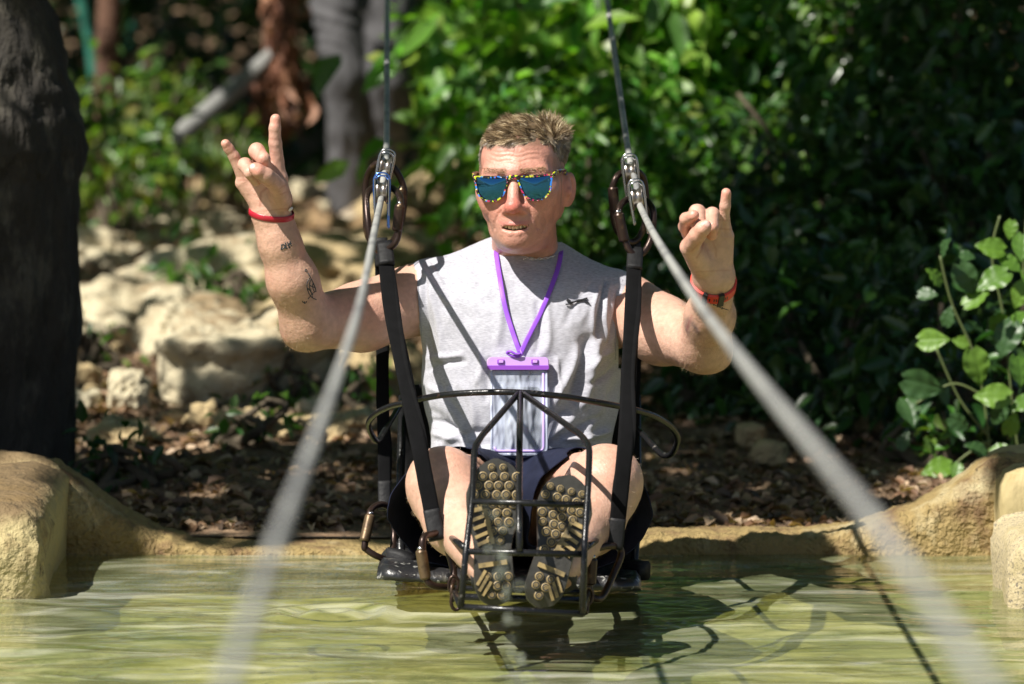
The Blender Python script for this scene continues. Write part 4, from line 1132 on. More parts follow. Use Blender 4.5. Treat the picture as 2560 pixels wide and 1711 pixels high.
def pulley(c, tilt, label, mt, drop=0):
    c = np.array(c); root = thing('pulley', c, label, 'pulley', 'cable pulleys')
    rt = np.array(Matrix.Rotation(R(tilt), 3, 'Y'))
    for s, o_ in ((1, 0), (.80, 1)):
        path = [(-.0125, -.050), (-.0140, -.02), (-.0150, .018), (-.0105, .031), (0, .0345), (.0105, .031), (.0150, .018), (.0140, -.02), (.0125, -.050 - drop)]
        pts = catmull([c + rt @ np.array([x * s, 0.010 * (o_ - .5) * 2, z * (s if z > 0 else 1)]) for x, z in path], 5)
        V_, F_ = tube_vf(pts, 1, 8, flat=(.0075, .0011), up=None) if False else tube_vf(pts, .0017, 7)
        mk('side_plate_edge', V_, F_, mt, root)
    for s in (-1, 1):   # cheek plates seen almost edge on
        m = MB(); m.box((0, 0, 0), (.0009, .021, .034)); m.V[0] = m.V[0] @ rt.T + c + rt @ np.array([s * .0128, 0, -.010]); m.build('cheek_plate', M_steel, root, smooth=False)
    prof_ = [(-.0100, .0), (-.0100, .0225), (-.0080, .0230), (-.0045, .0175), (0, .0158), (.0045, .0175), (.0080, .0230), (.0100, .0225), (.0100, 0)]
    Vv = []; n = 24
    for (x, r_) in prof_:
        for k in range(n): a = 2 * math.pi * k / n; Vv.append(c + rt @ np.array([x, r_ * math.cos(a), r_ * math.sin(a) - .001]))
    Fc = [(j * n + k, j * n + (k + 1) % n, j * n + n + (k + 1) % n, j * n + n + k) for j in range(len(prof_) - 1) for k in range(n)]
    mk('sheave', Vv, Fc, M_sheave, root, sharp=50)
    m = MB(); m.cyl(c + rt @ np.array([-.017, 0, 0]), c + rt @ np.array([.017, 0, 0]), .004, .004, 10); m.build('axle', M_steel, root)
pulley(PU(963, 418, 9.08), 12, 'steel pulley on the left cable, the farther one above the blue pulley', M_steel)
pulley(PU(955, 478, 8.95), 0, 'blue edged pulley on the left cable, the nearer and lower one', M_blue, .018)
pulley(PU(1576, 430, 9.08), -6, 'upper steel pulley on the right cable beside the green leaves', M_steel)
pulley(PU(1593, 494, 8.95), -8, 'lower steel pulley on the right cable where the cable bends to the camera', M_steel, .02)

def carabiner(pts, gate, label, r=.0062, rg_=.0098, closed=True, mt=None, sl=None):
    """pts: px,py,Y control points of the loop; gate: two points of the sleeve"""
    c = np.mean([PU(*q) for q in pts], axis=0); root = thing('carabiner', c, label, 'carabiner', 'carabiners of the seat')
    V_, F_ = tube_vf(catmull([PU(*q) for q in pts], 7, closed=closed), r, 12, closed=closed); mk('hook', V_, F_, mt or M_rust, root)
    a, b_ = PU(*gate[0]), PU(*gate[1]); t = nrm(b_ - a); m = MB()
    m.cyl(a, a + t * .003, rg_ * .8, rg_, 16); m.cyl(a + t * .003, b_ - t * .003, rg_, rg_, 16); m.cyl(b_ - t * .003, b_, rg_, rg_ * .8, 16); m.build('locking_sleeve', sl or M_rust, root, sharp=40)
    m = MB(); m.cyl(a - t * .006, a, .0052, .0066, 12); m.build('collar', M_steel, root)
    return root
carabiner([(935, 414, 9.10), (916, 450, 9.12), (914, 520, 9.12), (920, 590, 9.12), (950, 618, 9.12), (985, 600, 9.10), (1006, 540, 9.08), (1009, 470, 9.08), (985, 420, 9.08), (960, 408, 9.09)], ((1006, 470, 9.08), (1004, 520, 9.08)), 'dark carabiner behind, hanging from the farther pulley of the left cable')
carabiner([(935, 470, 8.985), (917, 490, 8.96), (919, 550, 8.93), (929, 612, 8.92), (955, 628, 8.92), (985, 612, 8.90), (997, 580, 8.90), (1002, 510, 8.90), (992, 480, 8.95), (965, 466, 8.985)], ((1000, 512, 8.90), (993, 578, 8.90)), 'dark carabiner in front, hanging from the blue pulley')
carabiner([(1562, 430, 9.10), (1538, 448, 9.08), (1530, 500, 9.08), (1540, 570, 9.08), (1572, 606, 9.10), (1600, 590, 9.12), (1615, 540, 9.12), (1612, 460, 9.12), (1595, 430, 9.11)], ((1532, 468, 9.08), (1537, 532, 9.08)), 'dark carabiner behind, hanging from the upper pulley of the right cable')
carabiner([(1578, 496, 8.985), (1552, 512, 8.94), (1548, 545, 8.92), (1562, 600, 8.92), (1580, 634, 8.92), (1606, 634, 8.93), (1628, 595, 8.94), (1633, 530, 8.95), (1610, 498, 8.985)], ((1546, 533, 8.92), (1561, 604, 8.92)), 'dark carabiner in front, hanging from the lower pulley of the right cable')
carabiner([(958, 1262, 9.20), (935, 1268, 9.18), (922, 1290, 9.16), (912, 1362, 9.14), (916, 1374, 9.14), (945, 1392, 9.14), (975, 1396, 9.16), (985, 1340, 9.2), (978, 1280, 9.21)], ((926, 1288, 9.16), (911, 1354, 9.14)), 'brass sleeved carabiner at the rear left corner of the seat', sl=M_sleeve)
carabiner([(1080, 1336, 8.66), (1062, 1342, 8.64), (1056, 1366, 8.63), (1064, 1440, 8.63), (1078, 1462, 8.63), (1106, 1468, 8.64), (1128, 1464, 8.66), (1134, 1430, 8.68), (1118, 1370, 8.69), (1104, 1334, 8.68)], ((1052, 1375, 8.63), (1064, 1448, 8.63)), 'brass sleeved carabiner under the front left strap', sl=M_sleeve)
carabiner([(1530, 1365, 8.68), (1505, 1368, 8.66), (1482, 1380, 8.64), (1474, 1420, 8.62), (1474, 1480, 8.62), (1490, 1498, 8.62), (1508, 1490, 8.64), (1532, 1440, 8.68), (1552, 1392, 8.70), (1548, 1370, 8.70)], ((1480, 1396, 8.62), (1476, 1462, 8.62)), 'dark carabiner under the front right strap')

def strap(pts, label, w_=.0145, loop_top=True):
    pp = [PU(*q) for q in pts]; mid = np.mean(pp, axis=0)
    root = thing('strap', mid, label, 'strap', 'black webbing straps of the seat')
    V_, F_ = tube_vf(catmull(pp, 8), 1, 8, flat=(w_, .0028), up=np.array([.12, -1, .1])); mk('webbing', V_, F_, M_web, root)
    V_, F_ = tube_vf(catmull([q + np.array([.004 if k % 2 else -.002, .007, 0]) for k, q in enumerate(pp)], 8), 1, 8, flat=(w_ * .94, .0022), up=np.array([-.25, -1, .1])); mk('webbing', V_, F_, M_web, root)
    for a, b_ in ((pp[0], pp[1]), (pp[-1], pp[-2])):
        t = nrm(b_ - a); m = MB(); m.tube([a - t * .004, a + t * .004, a + t * .045, a + t * .050], 1, 8, flat=(w_ * 1.05, .0075), up=np.array([0, -1, .1])); m.build('sewn_end', M_rub, root)
    return root
strap([(962, 612, 8.92), (976, 760, 8.88), (1010, 930, 8.80), (1040, 1080, 8.74), (1066, 1210, 8.70), (1092, 1345, 8.67)], 'front left strap slanting down across the shirt side to the knee')
strap([(952, 600, 9.10), (955, 800, 9.20), (957, 1000, 9.26), (960, 1130, 9.26), (962, 1270, 9.22)], 'rear left strap hanging straight down under the raised elbow', .0120)
strap([(1588, 628, 8.93), (1580, 780, 8.88), (1573, 930, 8.80), (1566, 1080, 8.74), (1552, 1230, 8.70), (1536, 1368, 8.69)], 'front right strap running down over the knee')
strap([(1586, 610, 9.12), (1590, 800, 9.20), (1584, 1000, 9.26), (1578, 1180, 9.26), (1572, 1400, 9.22)], 'rear right strap showing just beside the front right strap', .0120)

# ---- the seat: welded rods, seat board, back cloth, foot cage
SE = thing('cable_seat', P(1275, 1450, 8.95), 'black welded rod seat with a foot cage hanging just above the water', 'hanging seat')
r0 = .0056
def rod(name, pts, r=r0, rad=.03, mt=None, n=12):
    V_, F_ = tube_vf(rounded([P(*q) for q in pts], rad, 6), r, n); return mk(name, V_, F_, mt or M_ironb, SE)
rail = [(1011, 1008, 8.92), (1060, 996, 8.87), (1125, 986, 8.83), (1219, 981, 8.80), (1304, 982, 8.79), (1411, 992, 8.80), (1492, 1006, 8.84), (1549, 1016, 8.88), (1585, 1024, 8.93)]
V_, F_ = tube_vf(catmull([P(*q) for q in rail], 6), r0, 12); mk('front_rail', V_, F_, M_ironb, SE)
V_, F_ = tube_vf(catmull([P(*q) for q in [(1011, 1008, 8.92), (978, 1016, 8.98), (944, 1032, 9.04), (922, 1056, 9.10), (927, 1082, 9.14), (943, 1102, 9.17), (960, 1080, 9.22), (990, 1030, 9.32), (1012, 990, 9.42)]], 6), r0, 12); mk('hand_loop', V_, F_, M_ironb, SE)
V_, F_ = tube_vf(catmull([P(*q) for q in [(1585, 1024, 8.93), (1635, 1040, 8.98), (1676, 1066, 9.04), (1694, 1096, 9.08), (1683, 1130, 9.12), (1664, 1140, 9.15), (1645, 1128, 9.18), (1610, 1090, 9.24), (1570, 1050, 9.34)]], 6), r0, 12); mk('hand_loop', V_, F_, M_ironb, SE)
rod('cage_side_rod', [(1296, 984, 8.785), (1204, 1090, 8.56), (1186, 1120, 8.50), (1181, 1247, 8.42), (1166, 1369, 8.36), (1152, 1518, 8.33)], rad=.02)
rod('cage_side_rod', [(1306, 984, 8.785), (1455, 1090, 8.56), (1474, 1118, 8.50), (1471, 1206, 8.43), (1462, 1349, 8.36), (1456, 1534, 8.33)], rad=.02)
rod('cage_centre_rod', [(1301, 984, 8.785), (1299, 1100, 8.56), (1297, 1257, 8.41), (1299, 1380, 8.355)], rad=.05)
rod('cage_cross_rod', [(1180, 1254, 8.412), (1468, 1263, 8.412)], rad=.01)
rod('cage_cross_rod', [(1166, 1379, 8.36), (1461, 1386, 8.36)], rad=.01)
rod('cage_cross_rod', [(1150, 1517, 8.333), (1457, 1536, 8.333)], rad=.01)
rod('basket_rod', [(1152, 1517, 8.333), (1140, 1490, 8.50), (1128, 1452, 8.80), (1120, 1438, 9.0)], rad=.03)
rod('basket_rod', [(1456, 1535, 8.333), (1462, 1500, 8.50), (1478, 1460, 8.80), (1485, 1446, 9.0)], rad=.03)
rod('basket_rod', [(1142, 1492, 8.49), (1462, 1502, 8.49)], .0062, .01)
rod('basket_rod', [(1136, 1470, 8.62), (1466, 1482, 8.62)], .0050, .01)
rod('basket_rod', [(1120, 1338, 8.72), (1160, 1368, 8.42)], rad=.01)
rod('basket_rod', [(1500, 1345, 8.72), (1462, 1372, 8.42)], rad=.01)
# chain links at the front corners
for k, (x, y, Y, a) in enumerate([(1134, 1462, 8.60, 80), (1131, 1482, 8.57, 10), (1140, 1504, 8.53, 80), (1470, 1490, 8.58, 70), (1466, 1512, 8.55, 15)]):
    c = P(x, y, Y); ca, sa = math.cos(R(a)), math.sin(R(a)); loop = [c + np.array([.0085 * math.cos(q) * sa, .0085 * math.cos(q) * ca, .0150 * math.sin(q)]) for q in np.linspace(0, 2 * math.pi, 14, endpoint=False)]
    V_, F_ = tube_vf(loop, .0032, 8, closed=True); mk('chain_link', V_, F_, M_rust, SE)
# seat board
a, b_ = P(942, 1418, 8.95), P(1606, 1448, 8.95); X = b_ - a; Lx = np.linalg.norm(X); X = X / Lx; Yv = nrm(np.array([0, 1, -.05])); Z = np.cross(X, Yv)
Vv = []; nx_, ny_ = 60, 24; th = .024
for top_ in (1, 0):
    for i in range(nx_ + 1):
        for j in range(ny_ + 1):
            u, v = i / nx_, j / ny_
            e = min(u, 1 - u) * Lx; ins = max(0, .03 - e) ** 2 * 25
            q = a + X * (u * Lx) + Yv * (.008 + ins + v * (.40 - 2 * ins)) + Z * (0 if top_ else -th)
            q = q + Z * (.004 * vnoise((q * 45)[None])[0] + .0016 * vnoise((q * 160)[None])[0]) + Yv * (.005 * vnoise((q * 30 + 9)[None])[0] if v < .05 else 0)
            if top_: q = q - Z * (.012 * max(0, 1 - min(v, 1 - v) * ny_ / 1.2) ** 2 + .010 * max(0, 1 - min(u, 1 - u) * nx_ / 1.2) ** 2)
            Vv.append(q)
Fc = []; W1 = ny_ + 1; O = (nx_ + 1) * W1
for i in range(nx_):
    for j in range(ny_): k = i * W1 + j; Fc += [(k, k + W1, k + W1 + 1, k + 1), (O + k, O + k + 1, O + k + W1 + 1, O + k + W1)]
    Fc += [(i * W1, O + i * W1, O + (i + 1) * W1, (i + 1) * W1), (i * W1 + ny_, (i + 1) * W1 + ny_, O + (i + 1) * W1 + ny_, O + i * W1 + ny_)]
for j in range(ny_): Fc += [(j, j + 1, O + j + 1, O + j), (nx_ * W1 + j, O + nx_ * W1 + j, O + nx_ * W1 + j + 1, nx_ * W1 + j + 1)]
mk('seat_board', Vv, Fc, mat('chipped_black_board', (.016, .016, .018), rough=.38, var=[((.30, .30, .28), 62, .60, .64), ((.10, .09, .07), 20, .58, .7)], bump=[(70, .6, .004)], coat=.3), SE)
# frame posts beside the seat and the back cloth
rod('seat_post', [(1003, 1425, 9.10), (1000, 1250, 9.36), (1006, 990, 9.44)], .008, .02)
rod('seat_post', [(1585, 1440, 9.10), (1594, 1250, 9.36), (1592, 990, 9.44)], .008, .02)
Vv = []; nx_, ny_ = 40, 36
for i in range(nx_ + 1):
    for j in range(ny_ + 1):
        u, v = i / nx_, j / ny_; x = 1002 + 592 * u + 7 * math.sin(v * 13 + 1) * (1 - 2 * u) ** 3; y = 962 + 470 * v - 16 * math.sin(3.14 * u)
        q = P(x, y, 9.44 - .05 * v + .07 * math.sin(math.pi * u)); Vv.append(q + np.array([0, .008, .002]) * vnoise((q * 22)[None])[0])
Fc = [(i * (ny_ + 1) + j, (i + 1) * (ny_ + 1) + j, (i + 1) * (ny_ + 1) + j + 1, i * (ny_ + 1) + j + 1) for i in range(nx_) for j in range(ny_)]
solidify(mk('back_cloth', Vv, Fc, M_rub, SE), .004)
# side blocks where the rear carabiners hook in
m = MB(); m.tube([P(964, 1398, 9.12), P(1000, 1404, 9.12), P(1030, 1420, 9.1)], 1, 8, flat=(.014, .022), up=np.array([0, 0, 1.])); m.build('corner_bracket', M_rub, SE)
m = MB(); m.tube([P(1612, 1428, 9.1), P(1590, 1424, 9.12), P(1560, 1430, 9.12)], 1, 8, flat=(.014, .018), up=np.array([0, 0, 1.])); m.build('corner_bracket', M_rub, SE)

# water dripping from the rig towards the camera, far out of focus
rg = np.random.RandomState(77); m = MB()
for k in range(46):
    y_ = 1240 + 560 * rg.rand(); p = P(1238 + (y_ - 1240) * .13 + 16 * rg.randn(), y_, 6.1 + .2 * rg.randn()); r_ = .0016 + .0022 * rg.rand()
    A = np.linspace(0, 2 * math.pi, 8, endpoint=False); Vd = [p + [0, 0, r_ * 1.6]] + [p + np.array([r_ * s_ * math.cos(a), r_ * s_ * math.sin(a), r_ * z_]) for (s_, z_) in ((.6, .8), (1, 0), (.7, -.75)) for a in A] + [p - [0, 0, r_]]
    Fd = [(0, 1 + i, 1 + (i + 1) % 8) for i in range(8)] + [(1 + j * 8 + i, 9 + j * 8 + i, 9 + j * 8 + (i + 1) % 8, 1 + j * 8 + (i + 1) % 8) for j in (0, 1) for i in range(8)] + [(25, 17 + (i + 1) % 8, 17 + i) for i in range(8)]
    m.add(Vd, Fd)
tag(m.build('water_drops', mat('clear_water_drop', (.85, .9, .85), rough=.03, trans=.75)), 'scattered water drops falling in front of the foot cage', kind='stuff')
# =====================================================================================
#  POOL, GROUND, TREES AND UNDERGROWTH
# =====================================================================================
def gridmesh(xs, ys, zf):
    X_, Y_ = np.meshgrid(xs, ys, indexing='ij'); V_ = np.stack([X_.ravel(), Y_.ravel(), np.zeros(X_.size)], 1); V_[:, 2] = zf(V_[:, 0], V_[:, 1])
    n, m_ = len(xs), len(ys); i, j = np.meshgrid(np.arange(n - 1), np.arange(m_ - 1), indexing='ij'); k = (i * m_ + j).ravel()
    return V_, np.stack([k, k + m_, k + m_ + 1, k + 1], 1)
def spaced(lo, hi, flo, fhi, fine, coarse):
    a = np.arange(flo, fhi, fine); return np.concatenate([np.linspace(lo, flo, max(2, int((flo - lo) / coarse)), endpoint=False), a, np.linspace(fhi, hi, max(2, int((hi - fhi) / coarse)))])
def n2d(x, y, sx, sy, o=3, z=0.): return fbm(np.stack([x * sx, y * sy, np.full_like(x, z)], 1), o)

# ---- pool bed and water
M_bed = mat('algae_stone', (.48, .45, .20), rough=.9, var=[((.20, .24, .08), 2.2, .42, .6), ((.62, .60, .42), 6, .52, .66), ((.12, .11, .04), 22, .58, .70)], bump=[(40, .5, .01)])
V, Q = gridmesh(spaced(-6, 6, -1.6, 1.6, .03, .3), spaced(-4, 9.95, 7.6, 9.94, .03, .3), lambda x, y: -.075 + .035 * sstep(9.32, 9.50, y) * sstep(.15, .45, x) - .05 * sstep(9.0, 8.0, y) + .018 * n2d(x, y, 2.5, 4))
tag(mk('pool_bed', V, Q, M_bed, origin=(0, 3, -.2)), kind='structure')
rings = [(ground(830, 1532), .105, .0045), (ground(540, 1443), .045, .0016), (ground(905, 1415), .05, .0012), (ground(1150, 1600), .05, .0012), (ground(600, 1500), .06, .0010), (ground(1290, 1560), .09, .0018), (ground(120, 1690), .05, .001), (ground(1750, 1560), .10, .0008)]
def wz(x, y):
    z = .0075 * n2d(x, y, 2.1, 6.5, 2, 1.) + .0036 * n2d(x, y, 5.0, 17., 3, 5.) + .0012 * n2d(x, y, 16., 44., 2, 9.)
    z *= .35 + .65 * sstep(9.8, 8.9, y)
    for (c, r_, a) in rings:
        d = np.hypot(x - c[0], (y - c[1])); z += a * np.cos((d - r_) / r_ * 9.0) * np.exp(-((d - r_ * .6) / (r_ * .75)) ** 2)
    return z
V, Q = gridmesh(spaced(-6, 6, -1.15, 1.15, .0075, .3), spaced(-4, 9.95, 7.95, 9.78, .006, .25), wz)
m = bpy.data.materials.new('pool_water'); m.use_nodes = True; t = m.node_tree; N_ = t.nodes; L_ = t.links
for n_ in list(N_): N_.remove(n_)
o = N_.new('ShaderNodeOutputMaterial'); mx = N_.new('ShaderNodeMixShader'); tr = N_.new('ShaderNodeBsdfTransparent'); tr.inputs[0].default_value = (.88, .88, .62, 1)
gl = N_.new('ShaderNodeBsdfGlossy'); gl.inputs['Roughness'].default_value = .03; gl.inputs[0].default_value = (1, 1, 1, 1)
fr = N_.new('ShaderNodeFresnel'); fr.inputs['IOR'].default_value = 1.33
df = N_.new('ShaderNodeBsdfDiffuse'); df.inputs[0].default_value = (.30, .29, .12, 1)      # suspended silt
m2 = N_.new('ShaderNodeMixShader'); m2.inputs[0].default_value = .42
tc = N_.new('ShaderNodeTexCoord'); mp = N_.new('ShaderNodeMapping'); mp.inputs['Scale'].default_value = (9, 34, 9); L_.new(tc.outputs['Object'], mp.inputs[0])
nz = N_.new('ShaderNodeTexNoise'); nz.inputs['Scale'].default_value = 1.6; nz.inputs['Detail'].default_value = 3; L_.new(mp.outputs[0], nz.inputs['Vector'])
bp = N_.new('ShaderNodeBump'); bp.inputs['Strength'].default_value = .35; bp.inputs['Distance'].default_value = .004; L_.new(nz.outputs['Fac'], bp.inputs['Height'])
L_.new(bp.outputs[0], gl.inputs['Normal']); L_.new(bp.outputs[0], fr.inputs['Normal'])
mp2 = N_.new('ShaderNodeMapping'); mp2.inputs['Scale'].default_value = (2.2, 9, 2); L_.new(tc.outputs['Object'], mp2.inputs[0])
nz3 = N_.new('ShaderNodeTexNoise'); nz3.inputs['Scale'].default_value = 1.4; nz3.inputs['Detail'].default_value = 7; nz3.inputs['Distortion'].default_value = 1.2; L_.new(mp2.outputs[0], nz3.inputs['Vector'])
cr = N_.new('ShaderNodeValToRGB'); e_ = cr.color_ramp.elements; e_[0].position = .36; e_[0].color = (.14, .16, .075, 1); e_[1].position = .68; e_[1].color = (.58, .59, .45, 1); q_ = e_.new(.52); q_.color = (.30, .325, .17, 1)
L_.new(nz3.outputs['Fac'], cr.inputs[0]); L_.new(cr.outputs[0], df.inputs[0])
L_.new(tr.outputs[0], m2.inputs[1]); L_.new(df.outputs[0], m2.inputs[2])
L_.new(fr.outputs[0], mx.inputs[0]); L_.new(m2.outputs[0], mx.inputs[1]); L_.new(gl.outputs[0], mx.inputs[2]); L_.new(mx.outputs[0], o.inputs[0])
tag(mk('water', V, Q, m, origin=(0, 3, 0)), kind='structure')

# ---- stone rim of the pool: low in the middle, rising to both ends
M_stone = mat('ochre_plastered_stone', (.32, .23, .09), rough=.8, var=[((.17, .10, .045), 9, .50, .66), ((.50, .42, .24), 5, .55, .68), ((.07, .055, .03), 30, .66, .74)], bump=[(34, .9, .022), (120, 1.0, .010)])
M_stone2 = mat('pale_plastered_stone', (.45, .36, .18), rough=.8, var=[((.26, .19, .07), 6, .50, .64), ((.10, .08, .035), 16, .62, .70)], bump=[(26, .7, .012), (160, .5, .003)], stretch=(1, 1, .45))
def xz(px_, py_, Y): p = P(px_, py_, Y); return p[0], p[2]
prof_l = [xz(*q, 9.74) for q in [(-700, 1160), (0, 1160), (130, 1163), (200, 1212), (290, 1280), (390, 1338), (470, 1362), (600, 1371), (950, 1372), (1500, 1342), (1620, 1341), (1900, 1338), (2030, 1338), (2150, 1322), (2300, 1272), (2400, 1212), (2470, 1160), (2520, 1145), (2600, 1143), (3300, 1143)]]
xs_ = np.array([q[0] for q in prof_l]); zs_ = np.array([q[1] for q in prof_l])
nx_ = 760; X1 = np.linspace(-1.75, 1.75, nx_); Vv = []
sect = [(9.715, -.35), (9.715, -.02), (9.715, .35), (9.720, .65), (9.728, .86), (9.745, .965), (9.775, 1.0), (9.83, 1.0), (9.88, .97), (9.91, .8), (9.93, .3), (9.93, -.35)]
for x in X1:
    zt = np.interp(x, xs_, zs_)
    for (Y, f_) in sect:
        z = -.30 if f_ < -.3 else (zt * f_ if f_ > 0 else -.03)
        Vv.append([x, Y, z])
Vv = np.array(Vv); nsec = len(sect)
nn_ = fbm(Vv * 9, 2) * .004 + fbm(Vv * 45, 3) * .0030 + fbm(Vv * 110, 2) * .0028
Vv[:, 1] -= nn_; Vv[:, 2] += np.where(Vv[:, 2] > .01, nn_ * .9, 0)
Fc = [(i * nsec + j, (i + 1) * nsec + j, (i + 1) * nsec + j + 1, i * nsec + j + 1) for i in range(nx_ - 1) for j in range(nsec - 1)]
tag(mk('pool_wall', Vv, Fc, M_stone), 'low ochre stone pool wall that dips behind the seat and rises at both ends', 'wall')

def block(name, x0, x1, Y0, Y1, zt_f, label, cat, mt, rad=.05, amp=.006, seed=0, n=(60, 60)):
    """plastered block: superellipse outline, rounded top edge, uneven surface"""
    cx, cy = (x0 + x1) / 2, (Y0 + Y1) / 2; hx, hy = (x1 - x0) / 2, (Y1 - Y0) / 2
    A = np.linspace(0, 2 * math.pi, 160, endpoint=False); Vv = []
    lev = [(-.35, 1), (-.03, 1), (.0, 1), (.3, 1), (.6, 1), (.8, .995), (.92, .98), (.98, .955), (1., .91), (1., .80), (1, .6), (1, .4), (1, .2), (1, .02)]
    for (f_, s_) in lev:
        for a in A:
            e = .13; c_, q_ = math.cos(a), math.sin(a)
            x = cx + hx * s_ * math.copysign(abs(c_) ** e, c_); y = cy + hy * s_ * math.copysign(abs(q_) ** e, q_)
            zt = zt_f(x, y); Vv.append([x, y, zt * f_ if f_ > 0 else f_])
    Vv = np.array(Vv); q = fbm(Vv * 14 + seed, 4) * amp + fbm(Vv * 50 + seed, 2) * amp * .35
    rd = Vv - [cx, cy, 0]; rd[:, 2] = 0; rd /= np.linalg.norm(rd, axis=1)[:, None] + 1e-6
    Vv += rd * q[:, None]; Vv[:, 2] += np.where(Vv[:, 2] > .03, q * .8, 0)
    n_ = len(A); Fc = [(j * n_ + k, j * n_ + (k + 1) % n_, (j + 1) * n_ + (k + 1) % n_, (j + 1) * n_ + k) for j in range(len(lev) - 1) for k in range(n_)]
    Fc.append(tuple(range((len(lev) - 1) * n_, len(lev) * n_)))
    o = mk(name, Vv, Fc, mt, col=COLF(Vv) if COLF else None); return tag(o, label, cat)
COLF = None
M_pier = mat('brown_topped_pier', attr=True, rough=.85, var=[((.20, .13, .05), 7, .52, .68), ((.07, .05, .025), 20, .60, .70)], bump=[(26, .9, .02), (150, .6, .004)])
def pier_col(V_):
    zt_ = .150 + .035 * (V_[:, 1] - 9.13) / .6; t_ = sstep(-.035, .0, V_[:, 2] - zt_ + .012 * fbm(V_ * 20, 3))[:, None]
    return np.array([.46, .38, .19]) * (1 - t_) + np.array([.17, .115, .055]) * t_  # pale ochre below, turning dark brown near the top
COLF = pier_col
xr_ = P(112, 1400, 9.25)[0]
block('stone_pier', -2.4, xr_, 9.13, 9.80, lambda x, y: .150 + .035 * (y - 9.13) / .6 + .02 * vnoise(np.array([[x * 4, y * 14, 0]]))[0], 'ochre stone pier with a rough stepped top at the left end of the pool wall', 'pier', M_pier, seed=3, amp=.012)
COLF = None
block('stone_pier', P(2486, 1300, 9.7)[0], 2.6, 9.60, 10.05, lambda x, y: P(2500, 1146, 9.78)[2] + .0 * x, 'pale stone pier at the right end of the pool wall', 'pier', M_stone2, seed=11, amp=.006)
M_speck = mat('speckled_stone', (.46, .38, .23), rough=.9, var=[((.16, .14, .11), 170, .54, .60), ((.34, .28, .14), 10, .5, .66)], bump=[(110, .8, .005)])
block('stone_block', P(2524, 1500, 9.05)[0], 2.3, 9.03, 9.42, lambda x, y: P(2560, 1332, 9.1)[2], 'pale speckled stone block standing in the water at the right edge', 'stone block', M_speck, seed=21, amp=.009)

# ---- ground behind the pool
def gz(x, y):
    z = .015 + .05 * n2d(x, y, .55, .55, 2, 3.) * sstep(10.2, 12, y) + .020 * n2d(x, y, 3.2, 3.2, 4, 1.) * sstep(9.95, 10.4, y)
    z += .16 * sstep(15.9, 16.5, y + .25 * np.sin(x * 3)) * sstep(1.2, .0, np.abs(x + .2)) * 0
    z += 3.2 * sstep(20.5, 34, y) + .75 * sstep(3.0, 5.5, np.abs(x)) * sstep(10, 13, y)
    return z
M_soil = mat('leaf_litter_soil', (.16, .10, .056), rough=.95, var=[((.30, .20, .12), 7, .5, .62), ((.05, .033, .02), 12, .55, .66), ((.38, .30, .19), 24, .60, .68)], bump=[(28, .9, .03), (90, .7, .01)])
V, Q = gridmesh(spaced(-14, 14, -2.2, 2.6, .035, .5), spaced(9.86, 60, 9.87, 20, .05, 1.2), gz)
tag(mk('forest_ground', V, Q, M_soil, origin=(0, 20, 0)), kind='structure')
V, Q = gridmesh(np.linspace(-40, 40, 30), np.linspace(-30, 9.7, 30), lambda x, y: np.where((np.abs(x) < 5.8) & (y > -3.8), -.6, .06 + 0 * x))
tag(mk('clearing_ground', V, Q, M_soil, origin=(0, -10, 0)), kind='structure')
def gnd(px_, py_):
    p = ground(px_, py_, 0.02)
    for _ in range(6): p = ground(px_, py_, float(gz(np.array([p[0]]), np.array([p[1]]))[0]))
    return p

# ---- rocks
M_lime = mat('pale_limestone', (.50, .44, .30), rough=.92, var=[((.24, .17, .09), 4, .46, .62), ((.58, .53, .38), 9, .54, .66), ((.09, .08, .045), 17, .60, .68)], bump=[(14, .9, .05), (60, .8, .012)])
M_lime2 = mat('ochre_limestone', (.42, .32, .17), rough=.92, var=[((.20, .13, .07), 5, .50, .66), ((.54, .46, .30), 9, .54, .66), ((.07, .05, .03), 15, .60, .68)], bump=[(14, .9, .05), (60, .8, .012)])
import bmesh
_bm = bmesh.new(); bmesh.ops.create_icosphere(_bm, subdivisions=5, radius=1); ICO_V = np.array([v.co[:] for v in _bm.verts]); ICO_F = np.array([[v.index for v in f.verts] for f in _bm.faces]); _bm.free()
_bm = bmesh.new(); bmesh.ops.create_icosphere(_bm, subdivisions=3, radius=1); ICS_V = np.array([v.co[:] for v in _bm.verts]); ICS_F = np.array([[v.index for v in f.verts] for f in _bm.faces]); _bm.free()
def rock(px_, py_, wpx, hpx, depth, label, seed, mt=None, rotz=0., small=False, tilt=0., group=None, name='rock', cat='rock'):
    """rock whose foot shows at (px_,py_), wpx wide and hpx tall in the photograph"""
    p = gnd(px_, py_); s = F / p[1]; w_, h_ = wpx / s / 2, hpx / s / 2 * 1.15
    D = (ICS_V if small else ICO_V).copy(); Fq = ICS_F if small else ICO_F
    n = fbm(D * 1.3 + seed, 3); q = np.sign(D) * np.abs(D) ** .8
    q = q * (1 + .34 * n)[:, None] + (.10 * fbm(D * 4.5 + seed, 4) - .10 * np.abs(vnoise(D * 3.2 + seed * 2)))[:, None] * D
    st = np.round((q[:, 2] + .1 * n) * 4) / 4; q[:, 2] = q[:, 2] * .7 + st * .3
    q = q * [w_, depth / 2, h_ * 1.15]
    c_, s_ = math.cos(tilt), math.sin(tilt); q = np.stack([q[:, 0] * c_ - q[:, 2] * s_, q[:, 1], q[:, 0] * s_ + q[:, 2] * c_], 1)
    c_, s_ = math.cos(rotz), math.sin(rotz); q = np.stack([q[:, 0] * c_ - q[:, 1] * s_, q[:, 0] * s_ + q[:, 1] * c_, q[:, 2]], 1)
    c = p + [0, depth / 2, h_ * .55]
    return tag(mk(name, q + c, Fq, mt or M_lime, origin=p), label, cat, group)
